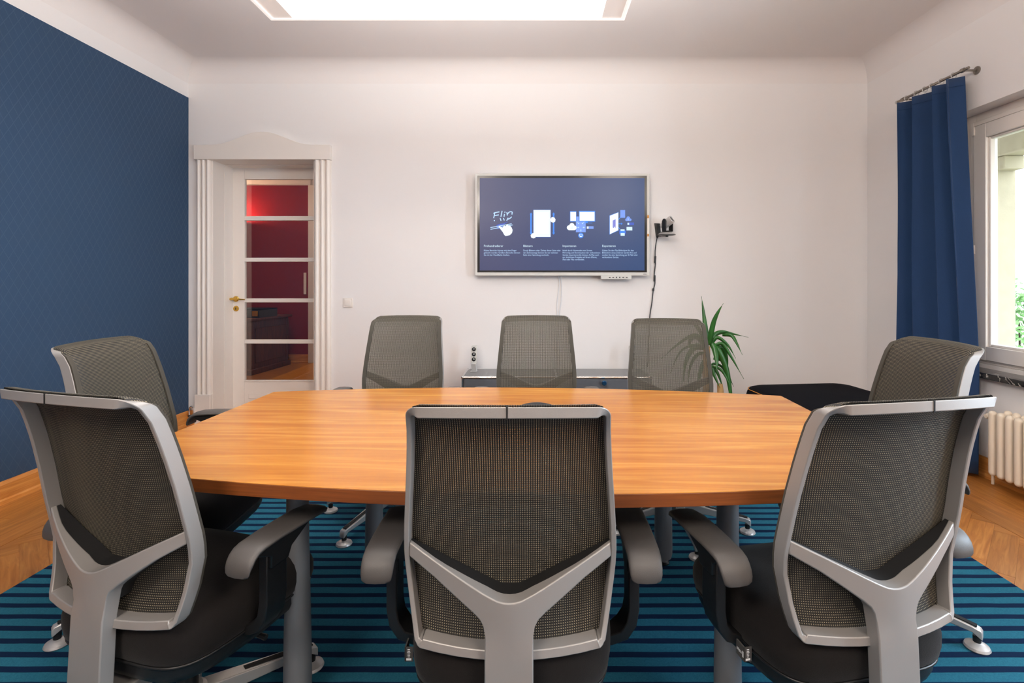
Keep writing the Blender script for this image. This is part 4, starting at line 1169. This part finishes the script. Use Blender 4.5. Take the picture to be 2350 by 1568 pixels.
LV = [([(1624, 790), (1621, 740), (1617, 681)], .013), ([(1625, 792), (1634, 735), (1651, 695)], .014),
      ([(1630, 790), (1645, 770), (1664, 765), (1690, 769), (1731, 778)], .014), ([(1634, 788), (1646, 775), (1668, 792), (1684, 821)], .010),
      ([(1660, 770), (1675, 770), (1681, 785), (1688, 809)], .010), ([(1634, 800), (1655, 789), (1672, 815), (1699, 866)], .011),
      ([(1632, 800), (1643, 802), (1660, 845), (1668, 905), (1669, 925)], .016), ([(1640, 802), (1660, 802), (1673, 830), (1676, 866)], .014),
      ([(1636, 822), (1660, 830), (1672, 862), (1685, 888)], .010), ([(1632, 835), (1637, 860), (1648, 888)], .010),
      ([(1630, 785), (1636, 800), (1636, 825), (1632, 850)], .016), ([(1634, 840), (1652, 850), (1668, 885)], .008), ([(1630, 838), (1645, 855), (1656, 889)], .009),
      ([(1620, 790), (1595, 770), (1560, 788), (1517, 825)], .011), ([(1620, 800), (1590, 800), (1570, 830), (1562, 880)], .015),
      ([(1622, 795), (1600, 775), (1585, 790), (1605, 830)], .013), ([(1618, 810), (1600, 815), (1585, 840), (1578, 890)], .010),
      ([(1620, 788), (1605, 755), (1590, 740), (1572, 735)], .010), ([(1622, 820), (1610, 840), (1600, 870), (1600, 905)], .012),
      ([(1624, 800), (1615, 790), (1560, 800), (1530, 850)], .009), ([(1634, 835), (1650, 838), (1665, 850), (1684, 886)], .007)]
for i, (p, w_) in enumerate(LV):
    leaf_(p, w_, random.uniform(-.02, .02), random.uniform(-.14, .12))

# ------------------------------------------------------------------ black ottoman
ot = tag(empty('ottoman', (2.035, 3.54, 0), math.radians(5.5)), 'low square black felt ottoman with orange seam in the far right corner', 'ottoman')
def rrect(h, r, n_=6):
    pts = []
    for cx_, cy2, a0 in ((h-r, h-r, 0), (-h+r, h-r, 90), (-h+r, -h+r, 180), (h-r, -h+r, 270)):
        for i in range(n_+1):
            t = math.radians(a0+90*i/n_); pts.append((cx_+r*math.cos(t), cy2+r*math.sin(t)))
    return pts
def rings_obj(bm, rings):
    rr = [[bm.verts.new((x, y, z)) for x, y in pts] for pts, z in rings]
    n_ = len(rr[0])
    for a, b in zip(rr, rr[1:]):
        for k in range(n_): bm.faces.new((a[k], a[(k+1) % n_], b[(k+1) % n_], b[k]))
    bm.faces.new(rr[0][::-1]); bm.faces.new(rr[-1])
hh = .418
bm = BM(); rings_obj(bm, [(rrect(hh-.03, .10), .13), (rrect(hh-.008, .11), .15), (rrect(hh+.006, .12), .26), (rrect(hh+.004, .12), .38), (rrect(hh-.004, .12), .418), (rrect(hh-.016, .115), .438), (rrect(hh-.05, .10), .451), (rrect(hh-.15, .06), .457)])
body = obj('upholstery', bm, M['otto'], ot, ang=70)
bm = BM(); tube(bm, [(x, y, .430) for x, y in rrect(hh-.006, .12)], .0028, 6, closed=True); obj('seam', bm, M['stitch'], body)
for sx in (-1, 1):
    for sy in (-1, 1):
        bm = BM(); tube(bm, [(sx*.32, sy*.32, 0), (sx*.32, sy*.32, .155)], [.016, .022], 14); obj('leg', bm, M['legmetal'], ot)

# ------------------------------------------------------------------ curtain, rod
RX, RZd = 2.765, 2.592
rod = tag(empty('curtain_rod', (RX, 3.265, RZd)), 'thin brushed steel curtain rod on a round wall bracket above the window', 'curtain rod')
bm = BM(); tube(bm, [(0, .64, 0), (0, 0, 0)], .009, 12); obj('rod', bm, M['steel'], rod)
for y in (0.045, .58):
    bm = BM(); tube(bm, [(0, y, 0), (.03, y, -.0), (XR-RX-.004, y, -.0)], .007, 10); lathe(bm, [(0, 0), (.026, 0), (.026, .006), (.012, .010), (0, .010)], 20, Matrix.Translation((XR-RX, y, 0)) @ Matrix.Rotation(-PI/2, 4, 'Y')); lathe(bm, [(0, -.014), (.014, -.012), (.014, .012), (0, .014)], 16, Matrix.Translation((0, y, 0)) @ Matrix.Rotation(PI/2, 4, 'X'))
    obj('bracket', bm, M['steel'], rod)
bm = BM(); bmesh.ops.create_uvsphere(bm, u_segments=12, v_segments=8, radius=.014, matrix=Matrix.Translation((0, .645, 0))); obj('finial', bm, M['alu'], rod)

cu = tag(empty('curtain', (RX, 3.6, 0)), 'plain dark blue curtain gathered in folds left of the window', 'curtain')
bm = BM()
def cpath(t, z):
    # t 0..1 along the cloth; far end -> near end
    f = (2.55-z)/2.5
    y0, y1 = 3.83, 3.335-.105*min(1, f*1.35)
    y = y0+(y1-y0)*t
    ph = (t+.05*math.sin(t*7))*2*PI*3.25
    amp = .046+.010*math.sin(t*9+1)
    x = -amp*math.cos(ph)*(1-.10*math.sin(f*6+t*5))+.010*math.sin(f*5+t*12)*f
    y += .012*math.sin(2*ph)*.9+.006*math.sin(f*4+t*20)*f
    return x, y
nu, nv = 150, 24
g = []
for j in range(nv+1):
    z = .025+(2.562-.025)*j/nv
    row = []
    for i in range(nu+1):
        x, y = cpath(i/nu, z); row.append(bm.verts.new((x, y-3.6, z)))
    g.append(row)
for j in range(nv):
    for i in range(nu): bm.faces.new((g[j][i], g[j][i+1], g[j+1][i+1], g[j+1][i]))
cl = obj('cloth', bm, M['curtain'], cu, ang=180, recalc=False)
sd = cl.modifiers.new('thickness', 'SOLIDIFY'); sd.thickness = .003
bm = BM()
for j in (0, 1):
    pts = [(cpath(i/nu, 2.50)[0]+(-.0025 if True else 0), cpath(i/nu, 2.50)[1]-3.6, 2.505) for i in range(nu+1)]
tube(bm, pts, .0018, 5); obj('heading_seam', bm, M['curtain'], cl)
for k in range(6):
    t = (k+.3)/6; x, y = cpath(t, 2.56)
    bm = BM(); tube(bm, [(.018*math.cos(a_*PI/8), y-3.6, RZd-.004+.018*math.sin(a_*PI/8)) for a_ in range(16)], .0022, 6, closed=True)
    tube(bm, [(0, y-3.6, RZd-.02), (x*.5, y-3.6, RZd-.035)], .0018, 6); obj('ring', bm, M['alu'], cu)

# ------------------------------------------------------------------ radiator
RXc = 2.775
rad = tag(empty('radiator', (RXc, 2.9, .085)), 'cream column radiator mounted under the marble window sill', 'radiator')
for k in range(16):
    y = 3.055-.0545*k-2.9
    if k == 0:
        bm = BM()
        for x in (-.045, .045):
            tube(bm, [(x, 0, .012), (x, 0, .015), (x, 0, .36), (x, 0, .363)], [.016, .0215, .0215, .016], 12)
            bmesh.ops.create_uvsphere(bm, u_segments=12, v_segments=8, radius=.0213, matrix=Matrix.Translation((x, 0, .015)))
            bmesh.ops.create_uvsphere(bm, u_segments=12, v_segments=8, radius=.0213, matrix=Matrix.Translation((x, 0, .36)))
        tube(bm, [(0, 0, .012), (0, 0, .363)], .012, 10)
        for z in (.03, .345):
            tube(bm, [(-.045, 0, z), (.045, 0, z)], .020, 12)
        s0 = obj('column', bm, M['cream'], rad, ang=60); s0.location = (0, y, 0)
    else:
        c_ = s0.copy(); COL.objects.link(c_); c_.parent = rad; c_.location = (0, y, 0)
bm = BM()
for z in (.03, .345): tube(bm, [(0, .19, z), (0, -.68, z)], .015, 12)
obj('header_pipe', bm, M['cream'], rad)
bm = BM(); tube(bm, [(0, .165, .345), (0, .215, .345)], .013, 12); tube(bm, [(0, .205, .35), (0, .205, -.075)], .008, 10); lathe(bm, [(0, 0), (.016, 0), (.018, .03), (.012, .045), (0, .045)], 16, Matrix.Translation((0, .205, .335)) @ Matrix.Rotation(-PI/2, 4, 'Y')); obj('valve', bm, M['cream'], rad)
bm = BM()
for y in (.09, -.45): box(bm, .03, XR-RXc, y-.012, y+.012, .30, .33)
obj('wall_bracket', bm, M['cream'], rad)

# ------------------------------------------------------------------ hanging luminaire
LZ, LYf, LYn = 2.367, 2.226, 1.93
lx0, lx1 = (622-CX)/(F/LYf), (1433-CX)/(F/LYf)
lum = tag(empty('pendant_luminaire', ((lx0+lx1)/2, (LYf+LYn)/2, LZ)), 'long rectangular glowing pendant lamp hanging above the table', 'lamp')
hx_, hy_ = (lx1-lx0)/2, (LYf-LYn)/2
bm = BM()
for (xa, xb, ya, yb) in ((-hx_, hx_, -hy_, -hy_+.012), (-hx_, hx_, hy_-.012, hy_), (-hx_, -hx_+.016, -hy_+.012, hy_-.012), (hx_-.016, hx_, -hy_+.012, hy_-.012)):
    box(bm, xa, xb, ya, yb, 0, .045)
obj('rim', bm, M['lamprim'], lum, bevel=.003)
bm = BM(); box(bm, -hx_+.10, hx_-.10, -hy_+.012, hy_-.012, .006, .012); obj('diffuser', bm, M['lampglow'], lum, smooth=False)
for sx in (-1, 1):
    bm = BM(); a_, b_ = sorted((sx*(hx_-.016), sx*(hx_-.10))); box(bm, a_, b_, -hy_+.012, hy_-.012, .006, .012); obj('end_diffuser', bm, M['lampend'], lum, smooth=False)
bm = BM(); box(bm, -hx_+.016, hx_-.016, -hy_+.012, hy_-.012, .030, .040); obj('housing', bm, M['white'], lum, smooth=False)
for sx in (-1, 1):
    bm = BM(); tube(bm, [(sx*(hx_-.25), 0, .04), (sx*(hx_-.25), 0, ZC-LZ-.02)], .0012, 6); obj('suspension_cable', bm, M['chrome'], lum)
    bm = BM(); lathe(bm, [(0, ZC-LZ-.025), (.03, ZC-LZ-.025), (.032, ZC-LZ-.0), (0, ZC-LZ)], 20, Matrix.Translation((sx*(hx_-.25), 0, 0))); obj('ceiling_cap', bm, M['white'], lum)

# ------------------------------------------------------------------ adjoining room furniture
sb = tag(empty('sideboard', (-4.13, 7.12, 0), math.radians(-6)), 'dark carved oak sideboard in the next room, seen through the door glass', 'sideboard')
bm = BM(); box(bm, -.52, .52, -.42, .42, .06, .70); obj('carcass', bm, M['darkwood'], sb, bevel=.006)
bm = BM(); box(bm, -.57, .57, -.47, .45, .70, .735); obj('top_board', bm, M['darkwood'], sb, bevel=.010, seg=3)
bm = BM(); box(bm, -.55, .55, -.45, .44, 0, .07); obj('plinth', bm, M['darkwood'], sb, bevel=.008)
for x in (-.49, 0): 
    bm = BM(); box(bm, x+.03, x+.46, -.436, -.42, .12, .50); obj('cabinet_door', bm, M['darkwood'], sb, bevel=.008)
    bm = BM(); box(bm, x+.03, x+.46, -.436, -.42, .54, .66); obj('drawer', bm, M['darkwood'], sb, bevel=.008)
bm = BM(); box(bm, .52, .534, -.33, .33, .14, .60); obj('side_panel', bm, M['darkwood'], sb, bevel=.008)
for sy in (-1, 1):
    bm = BM(); lathe(bm, [(0, .09), (.035, .09), (.03, .13), (.04, .3), (.03, .48), (.04, .6), (.03, .68), (0, .68)], 14, Matrix.Translation((.50, sy*.40, 0))); obj('corner_column', bm, M['darkwood'], sb)
bxn = tag(empty('box', (-3.80, 6.98, .735), math.radians(-6)), 'black box with brass clasp lying on the sideboard in the next room', 'box')
bm = BM(); box(bm, -.30, .22, -.2, .2, 0, .10); obj('case', bm, M['black'], bxn, bevel=.006)
bm = BM(); box(bm, -.30, .22, -.2, .2, .10, .115); obj('lid', bm, M['otto'], bxn, bevel=.004)
bm = BM(); box(bm, .12, .20, -.205, -.198, .02, .09); obj('clasp', bm, M['brass'], bxn, bevel=.002)
fl = tag(empty('floor_lamp', (-4.42, 7.42, 0)), 'uplighter lamp in the next room, glowing on the red wall left of the glass', 'lamp')
bm = BM(); lathe(bm, [(0, 0), (.14, 0), (.14, .02), (.02, .03), (.012, .04), (.012, 2.0), (0, 2.0)], 24); obj('stand', bm, M['black'], fl)
bm = BM(); lathe(bm, [(.012, 1.98), (.09, 2.02), (.16, 2.10), (.155, 2.10), (.085, 2.03), (.012, 1.995)], 28); obj('bowl', bm, M['black'], fl)
l = bpy.data.lights.new('uplighter_bulb', 'POINT'); l.energy = 40; l.color = (1, .62, .36); l.shadow_soft_size = .04
lo = bpy.data.objects.new('uplighter_bulb', l); COL.objects.link(lo); lo.location = (-4.42, 7.42, 2.10)
area('adjoining_fill_light', (-3.2, 6.2, 2.9), (0, 0, 0), .5, .5, 18, (1, .85, .7))  # fill light added to brighten the red wall; no fitting hangs here
tri = tag(obj('wall_socket_strip', (lambda b: (box(b, -3.415, -3.375, 7.640, 7.652, 1.02, 1.34), b)[1])(BM()), M['white'], bevel=.002), 'narrow white switch strip on the red wall in the next room', 'socket')

# ------------------------------------------------------------------ outside the window
bm = BM(); box(bm, 3.3, 40, -30, 40, -1.2, -1.0); struct('ground', bm, M['grass'], smooth=False)
lg = tag(empty('stone_loggia', (3.7, 3, -1)), 'pale sandstone pillar and lintel outside the window', 'pillar')
bm = BM(); box(bm, -.25, -.075, .86, 1.4, 0, 5.2); obj('pillar', bm, M['stone'], lg, bevel=.01)
bm = BM(); box(bm, -.25, -.075, -3.9, .86, 3.16, 3.85); obj('lintel', bm, M['stone'], lg, bevel=.01)
bm = BM(); box(bm, -.24, -.085, .78, .86, 3.06, 3.16); obj('corbel', bm, M['stone'], lg, bevel=.01)
def bush(x, y, z, r_, label, n_=900):
    b_ = tag(empty('bush', (x, y, -1)), label, 'bush')
    bm = BM()
    for i in range(n_):
        v = Vector((random.gauss(0, 1), random.gauss(0, 1), random.gauss(0, 1))).normalized()*random.uniform(.6, 1.05)
        p = Vector((v.x*r_, v.y*r_, v.z*z*.5+z*.5+.2)); d = Vector((random.uniform(-1, 1), random.uniform(-1, 1), random.uniform(-1, 1))).normalized(); e = d.orthogonal().normalized()
        l_ = .11; w_ = .035
        vs = [bm.verts.new(p), bm.verts.new(p+d*l_*.5+e*w_), bm.verts.new(p+d*l_), bm.verts.new(p+d*l_*.5-e*w_)]; bm.faces.new(vs)
    f_ = obj('foliage', bm, M['bushleaf'], b_, smooth=False, recalc=False); f_['kind'] = 'stuff'
    bm = BM()
    for k in range(5): tube(bm, [(0, 0, 0), (math.cos(k*1.3)*r_*.3, math.sin(k*1.3)*r_*.3, z*.4), (math.cos(k*1.3)*r_*.6, math.sin(k*1.3)*r_*.6, z*.8)], [.03, .02, .008], 7)
    obj('stem', bm, M['bark2'], b_)
bush(7.6, 8.0, 2.0, .9, 'green leafy bush outside the window, beyond the pillar', 2600)
bush(9.0, 6.3, 1.5, 1.0, 'low green bush outside, farther right than the pillar', 2600)
